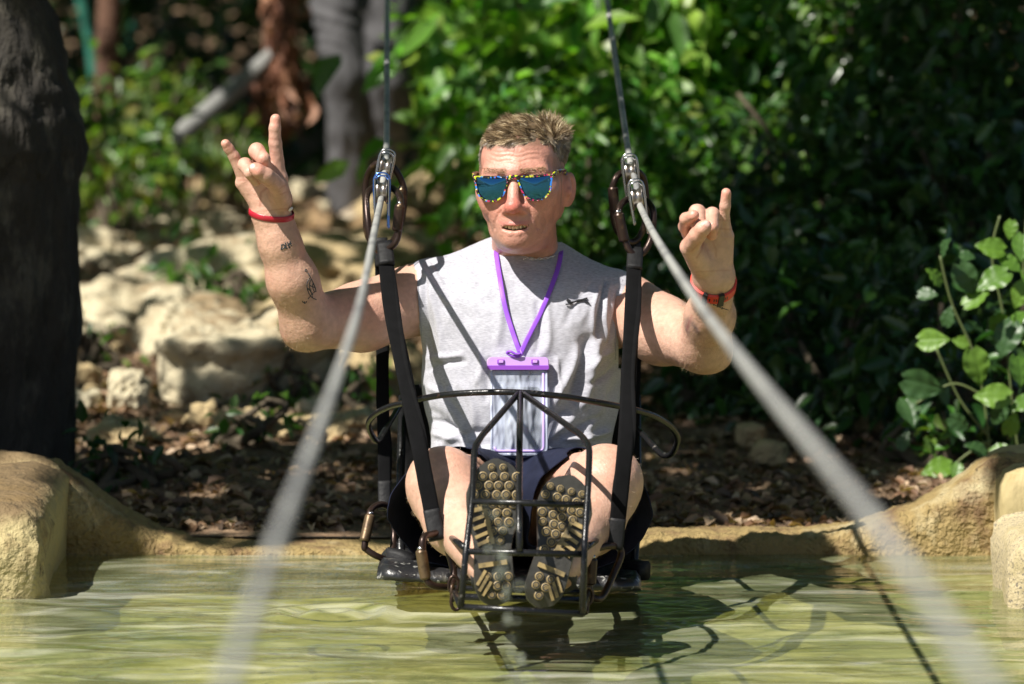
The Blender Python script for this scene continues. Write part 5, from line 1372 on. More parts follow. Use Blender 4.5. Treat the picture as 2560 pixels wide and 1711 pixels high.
rock(610, 772, 560, 175, .55, 'long pale limestone slab lying behind the arm with the tattoos', 1.3, tilt=.16)
rock(300, 880, 300, 150, .40, 'pale grey limestone rock beside the dark tree trunk', 4.1, tilt=-.1)
rock(900, 790, 420, 170, .6, 'yellowish limestone slab partly behind the raised elbow', 6.6, mt=M_lime2, tilt=-.05)
rock(610, 1030, 470, 240, .55, 'broken knobbly limestone outcrop in the middle of the slope', 9.2)
rock(900, 1000, 300, 150, .45, 'low ochre rock left of the rear strap', 12.7, mt=M_lime2)
rock(310, 1030, 100, 95, .14, 'fist sized grey stone in the leaf litter near the trunk', 15.1)
rock(350, 655, 75, 60, .14, 'small bright round stone above the long slab', 17.9)
rock(210, 520, 260, 110, .5, 'tan rock ledge right of the dark trunk', 27.3, mt=M_lime2)
rock(1090, 590, 360, 150, .6, 'tan earth covered rock bank behind the left side of the head', 31.9, mt=M_lime2, tilt=.12)
rock(1440, 630, 330, 130, .5, 'brown shaded rock bank behind the right side of the head', 35.2, mt=M_lime2)
rock(560, 545, 260, 75, .4, 'low ledge of tan rock under the standing person', 38.8, mt=M_lime2)
rock(225, 825, 110, 60, .2, 'small pale rock wedged beside the dark tree trunk', 41.)
rock(250, 700, 200, 120, .35, 'rounded cream boulder against the trunk below the small bright stone', 44., tilt=.1)
rock(470, 900, 260, 130, .4, 'cream boulder under the broad leaved weeds', 47.5, tilt=-.12)
rock(780, 900, 300, 140, .4, 'yellow weathered boulder below the raised elbow', 52.5, mt=M_lime2, tilt=.1)
rock(650, 1110, 230, 65, .3, 'low tan rock in the litter below the knobbly outcrop', 23.4, mt=M_lime2)
rock(300, 1120, 170, 60, .25, 'flat tan stone above the sloping wall near the trunk', 21.4, mt=M_lime2)
rock(860, 1100, 170, 60, .25, 'small tan rock between the left cable and the rear strap', 58.3, mt=M_lime2)
rock(420, 620, 330, 90, .35, 'pale broken ledge above the long slab', 64.1)
rock(1010, 720, 260, 120, .4, 'tan rock just left of the shoulder in the sleeveless shirt', 67.2, mt=M_lime2)
rg = np.random.RandomState(11)
protos = []
for k in range(190):
    if rg.rand() < .86: x, y = rg.uniform(180, 1020), 440 + 640 * rg.rand() ** .9
    else: x, y = rg.uniform(1000, 2500), rg.uniform(480, 1300)
    s_ = rg.uniform(.25, 1.) ** 2 * 42 + 10
    if k < 10:
        o = rock(x, y, s_ * 1.3, s_, s_ / 1000, 'small loose stone among the dead leaves of the slope', 50 + k, mt=[M_lime, M_lime2][k % 2], small=True, group='loose stones on the slope', name='stone', cat='stone'); protos.append((o, s_ * F / o.location[1] / F))
    else:
        o0, _ = protos[k % 10]; o = o0.copy(); COL.objects.link(o); p = gnd(x, y); o.location = tuple(p); q = rg.uniform(.5, 1.5); o.scale = (q, q, q * rg.uniform(.7, 1.1)); o.rotation_euler = (0, 0, rg.uniform(0, 6.28))
# roots snaking over the bank
M_root = mat('tan_root_bark', (.30, .20, .10), rough=.9, var=[((.12, .07, .04), 14, .5, .62)], bump=[(40, .8, .01)])
for k, (pts, r_, lb) in enumerate([([(905, 640), (1000, 600), (1060, 560), (1130, 505), (1175, 470), (1210, 500)], .05, 'thick tan root arching behind the seated man at left'),
                                   ([(720, 560), (800, 585), (900, 590), (1000, 560)], .04, 'tan root running under the boot of the standing person'),
                                   ([(1400, 640), (1450, 590), (1510, 560), (1580, 590), (1660, 600)], .04, 'brown root behind the right pulleys'),
                                   ([(200, 500), (330, 470), (470, 480), (560, 520)], .035, 'pale root near the dark trunk')]):
    pp = catmull([gnd(x, y) + [0, 0, r_ * .7] for x, y in pts], 6); rr = [r_ * (1 - .4 * i / len(pp)) * (1 + .15 * math.sin(i * 1.7)) for i in range(len(pp))]
    V_, F_ = tube_vf(pp, rr, 12); V_ = V_ + .012 * fbm(V_ * 14, 3)[:, None] * np.array([1, 1, 1.]); tag(mk('tree_root', V_, F_, M_root), lb, 'root')

# ---- leaves
def leafmesh(pos, ax, up, L, W, fold=.25, droop=.2):
    """vectorised folded pointed leaves; returns V, F(tris), index of leaf per vertex"""
    n = len(pos); ax = ax / np.linalg.norm(ax, axis=1)[:, None]; sd = np.cross(ax, up); sd /= np.linalg.norm(sd, axis=1)[:, None] + 1e-9; nu = np.cross(sd, ax)
    L = L[:, None]; W = W[:, None]
    pts = [pos, pos + ax * L * .30 - sd * W * .46 + nu * W * fold, pos + ax * L * .30 + sd * W * .46 + nu * W * fold,
           pos + ax * L * .65 - sd * W * .36 + nu * W * (fold - droop * .5), pos + ax * L * .65 + sd * W * .36 + nu * W * (fold - droop * .5), pos + ax * L * .5 - nu * W * droop * .3, pos + ax * L - nu * W * droop * 1.4]
    V_ = np.stack(pts, 1).reshape(-1, 3)
    f0 = np.array([[0, 2, 5], [0, 5, 1], [1, 5, 3], [5, 2, 4], [3, 5, 6], [5, 4, 6]])
    return V_, (np.arange(n)[:, None, None] * 7 + f0[None]).reshape(-1, 3), np.repeat(np.arange(n), 7)
def leafmat(name, gloss=.35, tr=.35):
    m = bpy.data.materials.new(name); m.use_nodes = True; t = m.node_tree; N_ = t.nodes; L_ = t.links; b = N_['Principled BSDF']; o = N_['Material Output']
    a = N_.new('ShaderNodeAttribute'); a.attribute_name = 'Col'
    nz = N_.new('ShaderNodeTexNoise'); nz.inputs['Scale'].default_value = 40; tc = N_.new('ShaderNodeTexCoord'); L_.new(tc.outputs['Object'], nz.inputs['Vector'])
    mr = N_.new('ShaderNodeMapRange'); mr.inputs[3].default_value = .75; mr.inputs[4].default_value = 1.25; L_.new(nz.outputs['Fac'], mr.inputs[0])
    mu = N_.new('ShaderNodeVectorMath'); mu.operation = 'SCALE'; L_.new(a.outputs['Color'], mu.inputs[0]); L_.new(mr.outputs[0], mu.inputs['Scale'])
    L_.new(mu.outputs[0], b.inputs['Base Color']); b.inputs['Roughness'].default_value = gloss
    tl = N_.new('ShaderNodeBsdfTranslucent'); s2 = N_.new('ShaderNodeVectorMath'); s2.operation = 'MULTIPLY'; s2.inputs[1].default_value = (1.5, 1.7, .5); L_.new(mu.outputs[0], s2.inputs[0]); L_.new(s2.outputs[0], tl.inputs[0])
    mx = N_.new('ShaderNodeMixShader'); mx.inputs[0].default_value = tr; L_.new(b.outputs[0], mx.inputs[1]); L_.new(tl.outputs[0], mx.inputs[2]); L_.new(mx.outputs[0], o.inputs[0]); return m
M_leaf = leafmat('green_leaves', .38, .45); M_leafd = leafmat('shade_dark_leaves', .3, .25); M_bark = mat('shrub_bark', (.09, .07, .045), rough=.9, bump=[(60, .8, .01)])
def shrub(c, rad, n, LL, pal, label, seed, name='shrub', cat='shrub', group=None, mt=None, shell=.5, droop=.55, parts=True, asp=.48):
    rg = np.random.RandomState(seed); c = np.array(c, float); rad = np.array(rad, float)
    base = np.array([c[0], c[1], float(gz(c[:1], c[1:2])[0])])
    root = thing(name, base, label, cat, group)
    m = MB(); tips = []
    for k in range(7):
        a = rg.uniform(0, 6.28); d = np.array([math.cos(a) * rg.uniform(.3, .8), math.sin(a) * rg.uniform(.3, .8), rg.uniform(.2, .9)]) * rad
        e = c + d; mid = (base + e) / 2 + rg.randn(3) * .05; pp = catmull([base + rg.randn(3) * [.04, .04, 0], mid, e], 4); m.tube(pp, [.014 * (1 - .7 * i / len(pp)) for i in range(len(pp))], 6); tips.append(pp)
    m.build('stems', M_bark, root)
    # leaf clumps: twigs carrying leaves in tufts
    nc = max(6, n // 14); d = rg.randn(nc, 3); d /= np.linalg.norm(d, axis=1)[:, None]; rr = (shell + (1 - shell) * rg.rand(nc)) ** .6
    cc = c + d * rad * rr[:, None] * (1 + .22 * vnoise(d * 2.2 + seed))[:, None]
    i = rg.randint(0, nc, n); off = rg.randn(n, 3) * LL * .9; pos = cc[i] + off
    out_ = d[i] * .6 + rg.randn(n, 3) * .75 + [0, 0, -droop]; up = rg.randn(n, 3) * .5 + [0, -.25, 1]
    L_ = LL * rg.uniform(.55, 1.25, n); keep = pos[:, 2] > float(gz(c[:1], c[1:2])[0]) + .01
    pos, out_, up, L_, i = pos[keep], out_[keep], up[keep], L_[keep], i[keep]
    V_, F_, ix = leafmesh(pos, out_, up, L_, L_ * asp * rg.uniform(.8, 1.2, len(L_)))
    pal = np.array(pal); cl = pal[rg.randint(0, len(pal), nc)][i] * rg.uniform(.7, 1.3, (len(i), 1)) * (1 + .12 * rg.randn(len(i), 3)).clip(.6, 1.4)
    o = mk('foliage', V_, F_, mt or M_leaf, root, smooth=False, col=cl[ix]); 
    return root
BR = [(.16, .32, .04), (.11, .25, .035), (.21, .37, .06), (.08, .18, .04)]
DK = [(.04, .095, .022), (.028, .065, .018), (.06, .12, .03), (.035, .085, .035)]  # darker greens put the missing overhead shade into the leaf colour
MD = [(.08, .19, .03), (.05, .13, .022), (.12, .24, .035), (.06, .15, .05)]
YL = [(.16, .22, .03), (.11, .18, .03), (.07, .14, .03), (.09, .17, .05)]

SH = [  # px, py, Y, rx, ry, rz, n, leaf, palette, label
    (1400, 180, 14.0, .34, .35, .36, 800, .145, BR, 'large leaved bright green shrub right above the head'),
    (1620, 170, 13.8, .36, .35, .38, 1100, .120, BR, 'bright green shrub behind the right cable'),
    (1880, 120, 13.9, .38, .4, .40, 2200, .062, MD, 'small leaved green shrub above the raised hand with the watch'),
    (2180, 140, 13.6, .40, .4, .42, 2400, .060, MD, 'shaded small leaved shrub at the upper right'),
    (2480, 170, 13.2, .40, .4, .46, 2200, .066, DK, 'dark shrub in the upper right corner'),
    (1450, 430, 13.2, .30, .3, .22, 1600, .055, MD, 'green shrub right of the head beside the upper right pulley'),
    (1750, 480, 13.4, .42, .4, .30, 2600, .055, MD, 'dense green shrub behind the raised hand with the watch'),
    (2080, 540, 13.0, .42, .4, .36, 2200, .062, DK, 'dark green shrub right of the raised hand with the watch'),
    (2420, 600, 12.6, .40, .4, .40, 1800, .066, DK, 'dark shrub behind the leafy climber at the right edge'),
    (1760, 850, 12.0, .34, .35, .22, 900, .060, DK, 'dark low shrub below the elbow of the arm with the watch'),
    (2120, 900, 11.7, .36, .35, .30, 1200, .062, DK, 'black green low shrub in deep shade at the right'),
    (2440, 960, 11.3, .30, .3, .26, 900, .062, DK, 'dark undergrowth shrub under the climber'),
    (1290, 160, 17.0, .18, .3, .38, 520, .12, BR, 'dark shrub between the standing person and the bright leaves'),
    (1275, 380, 16.6, .17, .3, .13, 380, .075, DK, 'dark green plants at the feet of the shrub left of the head'),
    (270, 310, 16.2, .14, .2, .15, 260, .070, YL, 'yellow green leafy plant beside the dark tree trunk'),
    (440, 250, 17.6, .15, .2, .12, 170, .060, YL, 'spindly yellow green plant in front of the leaning pole'),
    (310, 410, 15.8, .20, .2, .07, 260, .070, YL, 'low bright weeds in front of the yellow green plant'),
    (575, 370, 17.2, .12, .12, .09, 150, .055, YL, 'thin pale green sprigs behind the raised left hand'),
]
for k, (x, y, Y, rx, ry, rz, n, LL, pal, lb) in enumerate(SH):
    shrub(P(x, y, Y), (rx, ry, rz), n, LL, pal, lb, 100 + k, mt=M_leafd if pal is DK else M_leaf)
WD = [(480, 800, .13, .10, 130, .085, MD, 'broad leaved weed growing between the pale rocks'), (590, 800, .10, .08, 90, .08, MD, 'second broad leaved weed right of the first between the rocks'), (215, 600, .10, .12, 160, .06, YL, 'weed beside the trunk above the small bright stone'),
      (230, 700, .10, .09, 140, .06, MD, 'dark weed against the trunk at the end of the long slab'), (690, 1030, .10, .07, 120, .045, YL, 'feathery weed below the knobbly outcrop'), (880, 1030, .06, .06, 70, .05, MD, 'small plant left of the rear strap'),
      (300, 1230, .10, .07, 110, .055, DK, 'dark low weed above the sloping wall at left'), (620, 1120, .10, .07, 90, .06, DK, 'dark weed in the shade of the litter slope'), (460, 560, .10, .05, 110, .05, YL, 'small bright weed among the loose stones above the slab'), (230, 930, .07, .07, 80, .05, MD, 'weed in a cleft below the grey rock'),
      (560, 690, .12, .04, 90, .045, MD, 'creeping plant over the upper edge of the long slab'), (2330, 1180, .12, .10, 140, .065, MD, 'low bright leaved plant above the right end of the wall')]
for k, (x, y, rx, rz, n, LL, pal, lb) in enumerate(WD):
    p = gnd(x, y); shrub(p + [0, .05, rz * .8], (rx * .75, rx * .75, rz * .75), int(n * .6), LL * .8, pal, lb, 200 + k, name='weed', cat='weed')

# dead leaves on the ground
rg = np.random.RandomState(5); n = 42000
x = rg.uniform(-2.2, 2.6, n); y = 9.95 + 9 * rg.rand(n) ** 1.3; z = gz(x, y) + .008
pos = np.stack([x, y, z], 1); a = rg.uniform(0, 6.28, n); ax = np.stack([np.cos(a), np.sin(a), .25 * rg.randn(n)], 1); up = rg.randn(n, 3) * .45 + [0, 0, 1]
L = .012 + .038 * rg.rand(n) ** 1.6; V_, F_, ix = leafmesh(pos, ax, up, L, L * .55, .3, .5)
pal = np.array([(.20, .13, .08), (.30, .22, .14), (.11, .07, .045), (.40, .32, .23), (.16, .095, .055), (.07, .05, .035)]); cl = pal[rg.randint(0, 6, n)] * rg.uniform(.7, 1.25, (n, 1)) * [1.1, 1.0, .92]
tag(mk('leaf_litter', V_, F_, leafmat('dead_leaves', .6, .15), smooth=False, col=cl[ix]), 'brown dead leaves covering the slope behind the pool', 'leaf litter', kind='stuff')

# far undergrowth that reads as one dark mass
rg = np.random.RandomState(6); n = 42000
x = rg.uniform(-7, 7, n); y = rg.uniform(19.4, 25, n); z = gz(x, y) + 2.6 * rg.rand(n) ** 1.2
keep = ~((y < 19.5) & (np.abs(x + .5) < .45)); pos = np.stack([x, y, z], 1)[keep]; n = len(pos)
L = rg.uniform(.07, .15, n); V_, F_, ix = leafmesh(pos, rg.randn(n, 3) + [0, 0, -.4], rg.randn(n, 3) * .6 + [0, 0, 1], L, L * .5)
pal = np.array(DK); cl = pal[rg.randint(0, 4, n)] * rg.uniform(.5, 1.1, (n, 1))
tag(mk('undergrowth', V_, F_, M_leafd, smooth=False, col=cl[ix]), 'dark tangled forest undergrowth filling the background', 'undergrowth', kind='stuff')

# ---- the dark tree at the left, its branches and an added, unseen canopy above give the shade
M_tbark = mat('dark_rough_bark', (.028, .024, .019), rough=.95, var=[((.075, .066, .05), 14, .50, .62), ((.02, .017, .012), 24, .52, .64)], bump=[(16, .9, .05), (70, .9, .012)], stretch=(1, 1, .4))
TR = thing('tree', gnd(20, 1240), 'dark rough barked tree trunk filling the left edge', 'tree')
side = [(1300, 200), (1180, 188), (900, 192), (600, 191), (450, 194), (370, 212), (300, 206), (200, 170), (120, 148), (0, 112), (-150, 90), (-500, 60), (-1200, 40), (-3000, 30)]
Vv = []; n_ = 64; Yt_ = 10.55; lv = []
for k in range(len(side) - 1):
    for q in range(9 if side[k][0] > -500 else 5): f_ = q / (9 if side[k][0] > -500 else 5); lv.append((side[k][0] * (1 - f_) + side[k + 1][0] * f_, side[k][1] * (1 - f_) + side[k + 1][1] * f_))
for (py_, pxr) in lv:
    c = P(-30, py_, Yt_); r_ = P(pxr, py_, Yt_)[0] - c[0]
    for a in range(n_):
        A = 2 * math.pi * a / n_; Vv.append(c + np.array([r_ * math.cos(A), r_ * 1.0 * math.sin(A), 0]))
Vv = np.array(Vv); rr = Vv - np.array([P(-30, 600, Yt_)[0], Yt_, 0]); rr[:, 2] = 0; rr /= np.linalg.norm(rr, axis=1)[:, None]
Vv += rr * (.012 * fbm(Vv * [9, 9, 5], 3) + .012 * fbm(Vv * [38, 38, 11], 4))[:, None]
Fc = [(j * n_ + k, j * n_ + (k + 1) % n_, (j + 1) * n_ + (k + 1) % n_, (j + 1) * n_ + k) for j in range(len(lv) - 1) for k in range(n_)]
mk('trunk', Vv, Fc, M_tbark, TR)
topc = Vv[-n_:].mean(0)
mb = MB(); rg = np.random.RandomState(9)
for k in range(9):
    a = rg.uniform(0, 6.28); st = topc - [0, 0, rg.uniform(0, 1.0)]; e = st + np.array([math.cos(a) * 2.2 + 1.0, math.sin(a) * 2.0 + 1.2, rg.uniform(.6, 1.6)])
    pp = catmull([st, (st + e) / 2 + [0, 0, .3], e], 6); mb.tube(pp, [.07 * (1 - .75 * i / len(pp)) for i in range(len(pp))], 8)
mb.build('branches', M_tbark, TR)
hx = SUN_DIR[:2] / SUN_DIR[2]
def shade_canopy(n, h0, h1, x0, x1, y0, y1, seed, leaf, gapp):
    """leaves overhead; p(n,3) kept where their shadow falls in shaded parts of the place"""
    rg = np.random.RandomState(seed); p = np.stack([rg.uniform(x0, x1, n), rg.uniform(y0, y1, n), rg.uniform(h0, h1, n)], 1)
    keep = np.ones(n, bool)
    g = p[:, :2] - hx * p[:, 2:3]                                   # shadow on the ground
    pr = rg.rand(n); cl = vnoise(np.stack([g[:, 0] * 1.9, g[:, 1] * 1.1, np.full(n, seed * 1.)], 1))
    G3 = np.stack([g[:, 0], g[:, 1], np.zeros(n)], 1); gx, gy = topx(G3)
    # shadow at several heights
    for z in (0, .12, .3, .45, .6, .75, .9, 1.05):
        s_ = p[:, :2] - hx * (p[:, 2:3] - z); q = np.stack([s_[:, 0], s_[:, 1], np.full(n, z)], 1); sx, sy = topx(q)
        man = (s_[:, 1] > 7.0) & (((z < .2) & (s_[:, 1] < 9.78)) | ((s_[:, 1] < 9.5) & (np.abs(s_[:, 0] + .04) < .56)))
        keep &= ~man
        Yq = s_[:, 1]
        fol = (Yq > 12.9) & (Yq < 15.0) & (sx > 1080) & (sx < 2150 - (sy > 300) * 200) & (sy < 520) & (z > .2)
        keep &= ~(fol & (pr > .05 + .25 * (cl > .35)))
        keep &= ~((Yq > 16.9) & (Yq < 17.6) & (sx > 780) & (sx < 1080) & (sy < 620) & (pr > .02))
        lp_ = (Yq > 15.3) & (Yq < 17.2) & (sx > 170) & (sx < 640) & (sy > 120) & (sy < 470)
        keep &= ~(lp_ & (pr > .10 + .3 * (cl > .3)))
    rocks_ = (gx > 170) & (gx < 1120) & (gy > 470) & (gy < 1110)
    keep &= ~(rocks_ & (pr > gapp)); keep &= ~((gx > 170) & (gx < 1000) & (gy >= 1110) & (gy < 1230) & (cl > -.05) & (pr > .1))
    band = (gx > 1120) & (gx < 1500) & (gy > 440) & (gy < 640); keep &= ~(band & (pr > .4))
    rw = (g[:, 1] < 9.9) & (gx > 1450); keep &= ~rw; keep &= ~((g[:, 1] < 9.95) & (gx < 1450) & (pr > .4))
    for z in (.0, .2, .4, .6, .8):
        s_ = p[:, :2] - hx * (p[:, 2:3] - z); sx, sy = topx(np.stack([s_[:, 0], s_[:, 1], np.full(n, z)], 1))
        keep &= ~((s_[:, 1] > 10.2) & (s_[:, 1] < 11.1) & (sx > 2200) & (sx < 2700) & (pr > .08))
    return p[keep]
pc = shade_canopy(46000, 3.2, 4.4, -9.5, 3.6, 5.0, 21., 2, .2, .08)
rg = np.random.RandomState(12); n = len(pc); L = rg.uniform(.16, .30, n)
V_, F_, ix = leafmesh(pc, rg.randn(n, 3) * [1, 1, .35], rg.randn(n, 3) * .4 + [0, 0, 1], L, L * .62); cl = np.array(MD)[rg.randint(0, 4, n)]
mk('crown', V_, F_, M_leaf, TR, smooth=False, col=cl[ix])  # added leaf layer overhead, out of view, thinned to shape the shade

# ---- things in the far left and middle background
M_teal = mat('teal_paint', (.03, .17, .12), rough=.55, noise=(6, .25), bump=[(30, .2, .004)])
M_greyp = mat('weathered_grey_pole', (.21, .21, .20), rough=.8, var=[((.10, .10, .09), 8, .5, .64)], bump=[(50, .5, .006)])
M_brown = mat('reddish_brown_bark', (.13, .065, .04), rough=.9, var=[((.06, .03, .02), 9, .5, .62)], bump=[(30, .9, .02)])
def post(name, a, b_, r_, mt, label, cat):
    a = np.array(a); b_ = np.array(b_); pp = [a + (b_ - a) * t_ for t_ in np.linspace(0, 1, 16)]; V_, F_ = tube_vf(pp, r_, 18); V_ = V_ + .006 * fbm(V_ * 9, 3)[:, None]
    return tag(mk(name, V_, F_, mt), label, cat)
p = gnd(322, 330); q = P(322, -300, p[1] + .3); post('post', [q[0], p[1] + .3, 0], [q[0], p[1] + .3, 2.6], .038, M_teal, 'teal green post standing behind the yellow green plants', 'post')
q = P(170, -200, 19.2); q2 = P(215, 60, 19.2); post('handrail', q, q2 + (q2 - q) * .6, .022, M_teal, 'slanting teal rail at the upper left behind the trunk', 'rail')
q = P(247, 0, 18.2); TB = thing('thin_tree', [q[0], 18.2, 0], 'thin brown tree left of the teal post', 'tree'); pp = [np.array([q[0] + .01 * k, 18.2, .2 * k]) for k in range(16)]; V_, F_ = tube_vf(pp, .042, 16); mk('trunk', V_ + .006 * fbm(V_ * 9, 3)[:, None], F_, M_brown, TB)
a = P(400, 378, 16.3); b_ = P(668, 152, 16.6); post('leaning_pole', a - (b_ - a) * .10, b_ + (b_ - a) * .15, .030, M_greyp, 'grey pole leaning behind the raised left hand', 'pole')
a = P(1020, 120, 17.9); b_ = P(1200, 250, 17.2); post('leaning_pole', a - (b_ - a) * .8, b_ + (b_ - a) * .35, .030, M_greyp, 'second leaning pole, greenish and dim, between the legs and the shrubs', 'pole')
# hanging reddish dead leaves on a vine
VI = thing('dead_vine', P(700, 320, 16.6), 'hanging bunch of dry reddish brown leaves left of the standing person', 'dead vine')
mb = MB(); rg = np.random.RandomState(4)
for k in range(6):
    x0 = 665 + 14 * k; pp = catmull([P(x0, -420, 16.6), P(x0 + rg.uniform(-15, 15), -50, 16.6 + rg.uniform(-.1, .1)), P(x0 + rg.uniform(-20, 20), 180, 16.6), P(x0 + rg.uniform(-25, 25), 330 + rg.uniform(-60, 60), 16.6)], 6); mb.tube(pp, .008, 6)
mb.build('stems', M_brown, VI)
n = 300; yy = rg.uniform(-60, 320, n); xx = 700 + rg.randn(n) * (16 + 8 * (yy < 60) + 14 * (yy > 180) * (yy < 290)); pos = np.array([P(a_, b__, 16.6 + c_) for a_, b__, c_ in zip(xx, yy, rg.randn(n) * .06)])
L = rg.uniform(.04, .10, n); V_, F_, ix = leafmesh(pos, rg.randn(n, 3) * .3 + [0, 0, -1], rg.randn(n, 3), L, L * .35, .5, .6); pal = np.array([(.26, .11, .06), (.18, .07, .04), (.34, .17, .10), (.10, .045, .03)]); cl = pal[rg.randint(0, 4, n)]
mk('dry_leaves', V_, F_, leafmat('dry_red_leaves', .6, .2), VI, smooth=False, col=cl[ix])

# ---- the person standing behind, cut off by the top of the picture
GU = thing('person', P(900, 585, 17.2), 'person standing on the bank in loose grey trousers and pale boots', 'person')
Yg = 17.25
def PP(x, y, dy=0): return P(x, y, Yg + dy)
hipc_ = PP(905, -140); hipc_[2] = max(hipc_[2], .92)
pl1 = [PP(848, 20), PP(862, 190, -.03), PP(868, 330), PP(872, 505, .03)]; pl2 = [PP(966, 20), PP(982, 200, -.05), PP(965, 350, .05), PP(950, 505, .10)]
trs = grp(.03, [rc(hipc_ + [-.07, 0, 0], pl1[0], .105, .088), rc(pl1[0], pl1[1], .088, .078), rc(pl1[1], pl1[2], .076, .070), rc(pl1[2], pl1[3], .070, .066),
                rc(hipc_ + [.07, 0, 0], pl2[0], .105, .088), rc(pl2[0], pl2[1], .088, .074), rc(pl2[1], pl2[2], .074, .066), rc(pl2[2], pl2[3], .066, .062), el(hipc_, (.17, .12, .12))])
V, Q = mesh_sdf(lambda p, bc, br: ev(trs, p, bc, br), [hipc_[0] - .4, Yg - .35, PP(900, 560)[2] - .1], [hipc_[0] + .4, Yg + .4, hipc_[2] + .2], .008)
N = vnormals(V, Q); V = V + N * (.006 * np.sin(V[:, 2] * 60 + 14 * vnoise(V * 5) + V[:, 0] * 50) * (.5 + .5 * vnoise(V * 4 + 3)) + .009 * fbm(V * [14, 14, 6], 3))[:, None]
mk('trousers', V, Q, mat('grey_work_trousers', (.085, .083, .088), rough=.85, bump=[(300, .4, .002)], noise=(8, .15)), GU)
ub = grp(.04, [el(hipc_ + [0, 0, .35], (.19, .12, .30)), rc(hipc_ + [-.18, 0, .55], hipc_ + [-.26, -.05, .25], .055, .045), rc(hipc_ + [-.26, -.05, .25], hipc_ + [-.18, -.22, .12], .045, .036), rc(hipc_ + [.18, 0, .55], hipc_ + [.26, -.05, .25], .055, .045), rc(hipc_ + [.26, -.05, .25], hipc_ + [.18, -.22, .12], .045, .036), rc(hipc_ + [0, 0, .6], hipc_ + [0, 0, .72], .055, .05), el(hipc_ + [0, -.02, .82], (.078, .095, .115))])
V, Q = mesh_sdf(lambda p, bc, br: ev(ub, p, bc, br), hipc_ - [.45, .4, .1], hipc_ + [.45, .3, 1.0], .014)
mk('upper_body', V, Q, mat('dark_shirt_cloth', (.03, .03, .04), rough=.9), GU)
for (x, y, dy, lb) in ((876, 585, 0, None), (955, 580, .12, None)):
    c = P(x, y - 26, Yg + dy - .03); bt = grp(.02, [el(c + [0, -.04, -.012], (.046, .085, .034)), rc(c + [0, .04, 0], c + [0, .045, .07], .044, .046), el(c + [0, .05, -.01], (.040, .050, .035))])
    V, Q = mesh_sdf(lambda p, bc, br: ev(bt, p, bc, br), c - [.1, .2, .1], c + [.1, .2, .16], .006)
    mk('boot', V, Q, mat('dusty_boot_leather', (.44, .37, .28), rough=.85, bump=[(60, .5, .005)]), GU)

# ---- the leafy climber at the right edge: every leaf a part of its own
CL = thing('climbing_plant', P(2500, 1180, 10.65), 'climber with big glossy heart shaped leaves at the right edge of the picture', 'climbing plant')
def bigleaf():
    out = []; nu_, nv_ = 12, 8; Vv = []
    for i in range(nu_ + 1):
        t_ = i / nu_; w_ = .40 * math.sin(math.pi * min(1, t_ * .93 + .05)) ** .75 * (1 - .62 * t_) * 1.32
        for j in range(-nv_ // 2, nv_ // 2 + 1):
            s_ = j / (nv_ / 2); x = s_ * w_; back = -.12 * abs(s_) * (1 - t_) ** 3
            z = .16 * abs(x) + .035 * math.sin(t_ * 22 + abs(s_) * 2.5) * abs(s_) - .32 * t_ * t_ * .6 + .02 * math.sin(s_ * 9)
            Vv.append((x, t_ + back, z))
    W1 = nv_ + 1; Fc = [(i * W1 + j, i * W1 + j + 1, (i + 1) * W1 + j + 1, (i + 1) * W1 + j) for i in range(nu_) for j in range(nv_)]
    return Vv, Fc
lv_, lf_ = bigleaf(); lme = []
for k, c_ in enumerate([(.13, .27, .03), (.10, .22, .03), (.16, .31, .04), (.05, .12, .035)]):
    me = bpy.data.meshes.new('leaf'); me.from_pydata(lv_, [], lf_); me.polygons.foreach_set('use_smooth', [True] * len(me.polygons))
    m, t, b = M_new('climber_leaf'); N_ = t.nodes; L_ = t.links; tc = N_.new('ShaderNodeTexCoord'); nz = N_.new('ShaderNodeTexNoise'); nz.inputs['Scale'].default_value = 5; L_.new(tc.outputs['Object'], nz.inputs['Vector'])
    cr = N_.new('ShaderNodeValToRGB'); cr.color_ramp.elements[0].color = (c_[0] * .6, c_[1] * .6, c_[2] * .7, 1); cr.color_ramp.elements[1].color = (c_[0] * 1.4, c_[1] * 1.3, c_[2] * 1.3, 1); L_.new(nz.outputs['Fac'], cr.inputs[0]); L_.new(cr.outputs[0], b.inputs['Base Color']); b.inputs['Roughness'].default_value = .40
    tl = N_.new('ShaderNodeBsdfTranslucent'); tl.inputs[0].default_value = (c_[0] * 1.8, c_[1] * 1.7, c_[2], 1); mx = N_.new('ShaderNodeMixShader'); mx.inputs[0].default_value = .35; L_.new(b.outputs[0], mx.inputs[1]); L_.new(tl.outputs[0], mx.inputs[2]); L_.new(mx.outputs[0], N_['Material Output'].inputs[0])
    me.materials.append(m); lme.append(me)
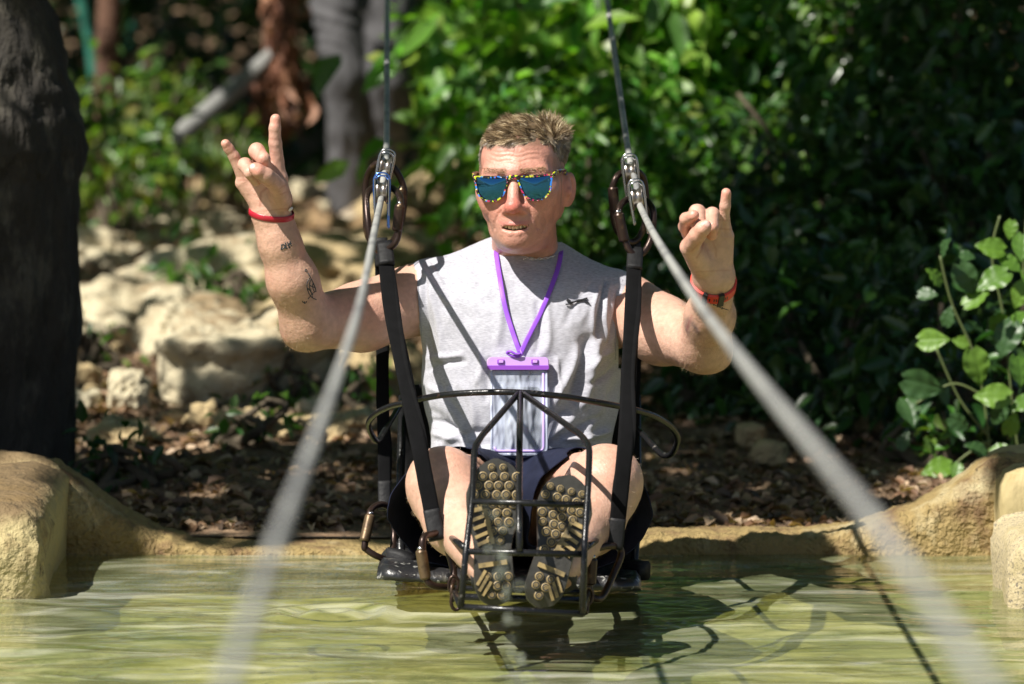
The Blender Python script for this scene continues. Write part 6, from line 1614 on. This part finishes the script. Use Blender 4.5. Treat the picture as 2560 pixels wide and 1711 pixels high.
LV = [(2475, 618, 72, -65, 0), (2526, 576, 48, 200, 0), (2361, 616, 55, 20, 3), (2337, 690, 55, -30, 0), (2417, 700, 85, 160, 3), (2480, 700, 90, -120, 1), (2440, 745, 70, 60, 0), (2530, 660, 60, 120, 1), (2334, 850, 78, 75, 2), (2401, 854, 44, -85, 2),
      (2515, 850, 95, 190, 3), (2500, 815, 70, 150, 1), (2444, 921, 95, 170, 2), (2310, 965, 105, 110, 3), (2479, 990, 88, -70, 2), (2275, 1030, 80, 150, 3), (2493, 1040, 60, -140, 3), (2341, 1171, 78, -92, 0), (2511, 1131, 70, 80, 1), (2530, 1060, 60, 40, 2),
      (2320, 735, 50, 90, 3), (2550, 930, 80, 160, 1), (2550, 740, 70, 200, 2), (2400, 1060, 60, 130, 3), (2440, 1120, 60, -60, 3), (2260, 1100, 50, 30, 3), (2390, 1180, 46, 200, 1), (2555, 1010, 70, -100, 1), (2370, 790, 50, 0, 3), (2545, 800, 70, 30, 1), (2420, 640, 40, 90, 3), (2555, 620, 70, 210, 1), (2590, 700, 80, 170, 1), (2600, 860, 80, 100, 2), (2610, 980, 80, 190, 1), (2380, 1230, 50, 60, 3), (2450, 1200, 60, 130, 1)]
rg = np.random.RandomState(31)
for (x, y, sz, ang, k) in LV:
    Y = 10.55 + .22 * rg.rand(); o = bpy.data.objects.new('leaf', lme[k]); COL.objects.link(o); o.parent = CL
    L0 = sz * .98 * Y / F; th_ = R(ang + 12 * rg.randn())
    ax = nrm(np.array([math.sin(th_), -.25 + .35 * rg.randn(), math.cos(th_)])); nv = nrm(np.array([.25 * rg.randn() - .2, -1, .7 + .3 * rg.randn()])); nv = nrm(nv - ax * (nv @ ax)); sd = np.cross(ax, nv)
    p = P(x, y, Y) - ax * L0 * .5 - wloc(CL)
    Mt = Matrix((sd * L0, ax * L0, nv * L0)).transposed().to_4x4(); Mt.translation = Vector(p); o.matrix_local = Mt
M_stem = mat('green_stem', (.10, .13, .04), rough=.6)
for pts in ([(2480, 1260), (2470, 1080), (2440, 900), (2380, 760), (2350, 640)], [(2560, 1240), (2530, 1000), (2510, 800), (2480, 640), (2500, 540)], [(2330, 1240), (2400, 1150), (2480, 1100)], [(2290, 1010), (2380, 960), (2450, 985)], [(2600, 1200), (2590, 900), (2560, 700), (2570, 500)], [(2340, 870), (2400, 1000), (2470, 1090)]):
    V_, F_ = tube_vf(catmull([P(x, y, 10.70) for x, y in pts], 6), .0026, 6); mk('stem', V_, F_, M_stem, CL)
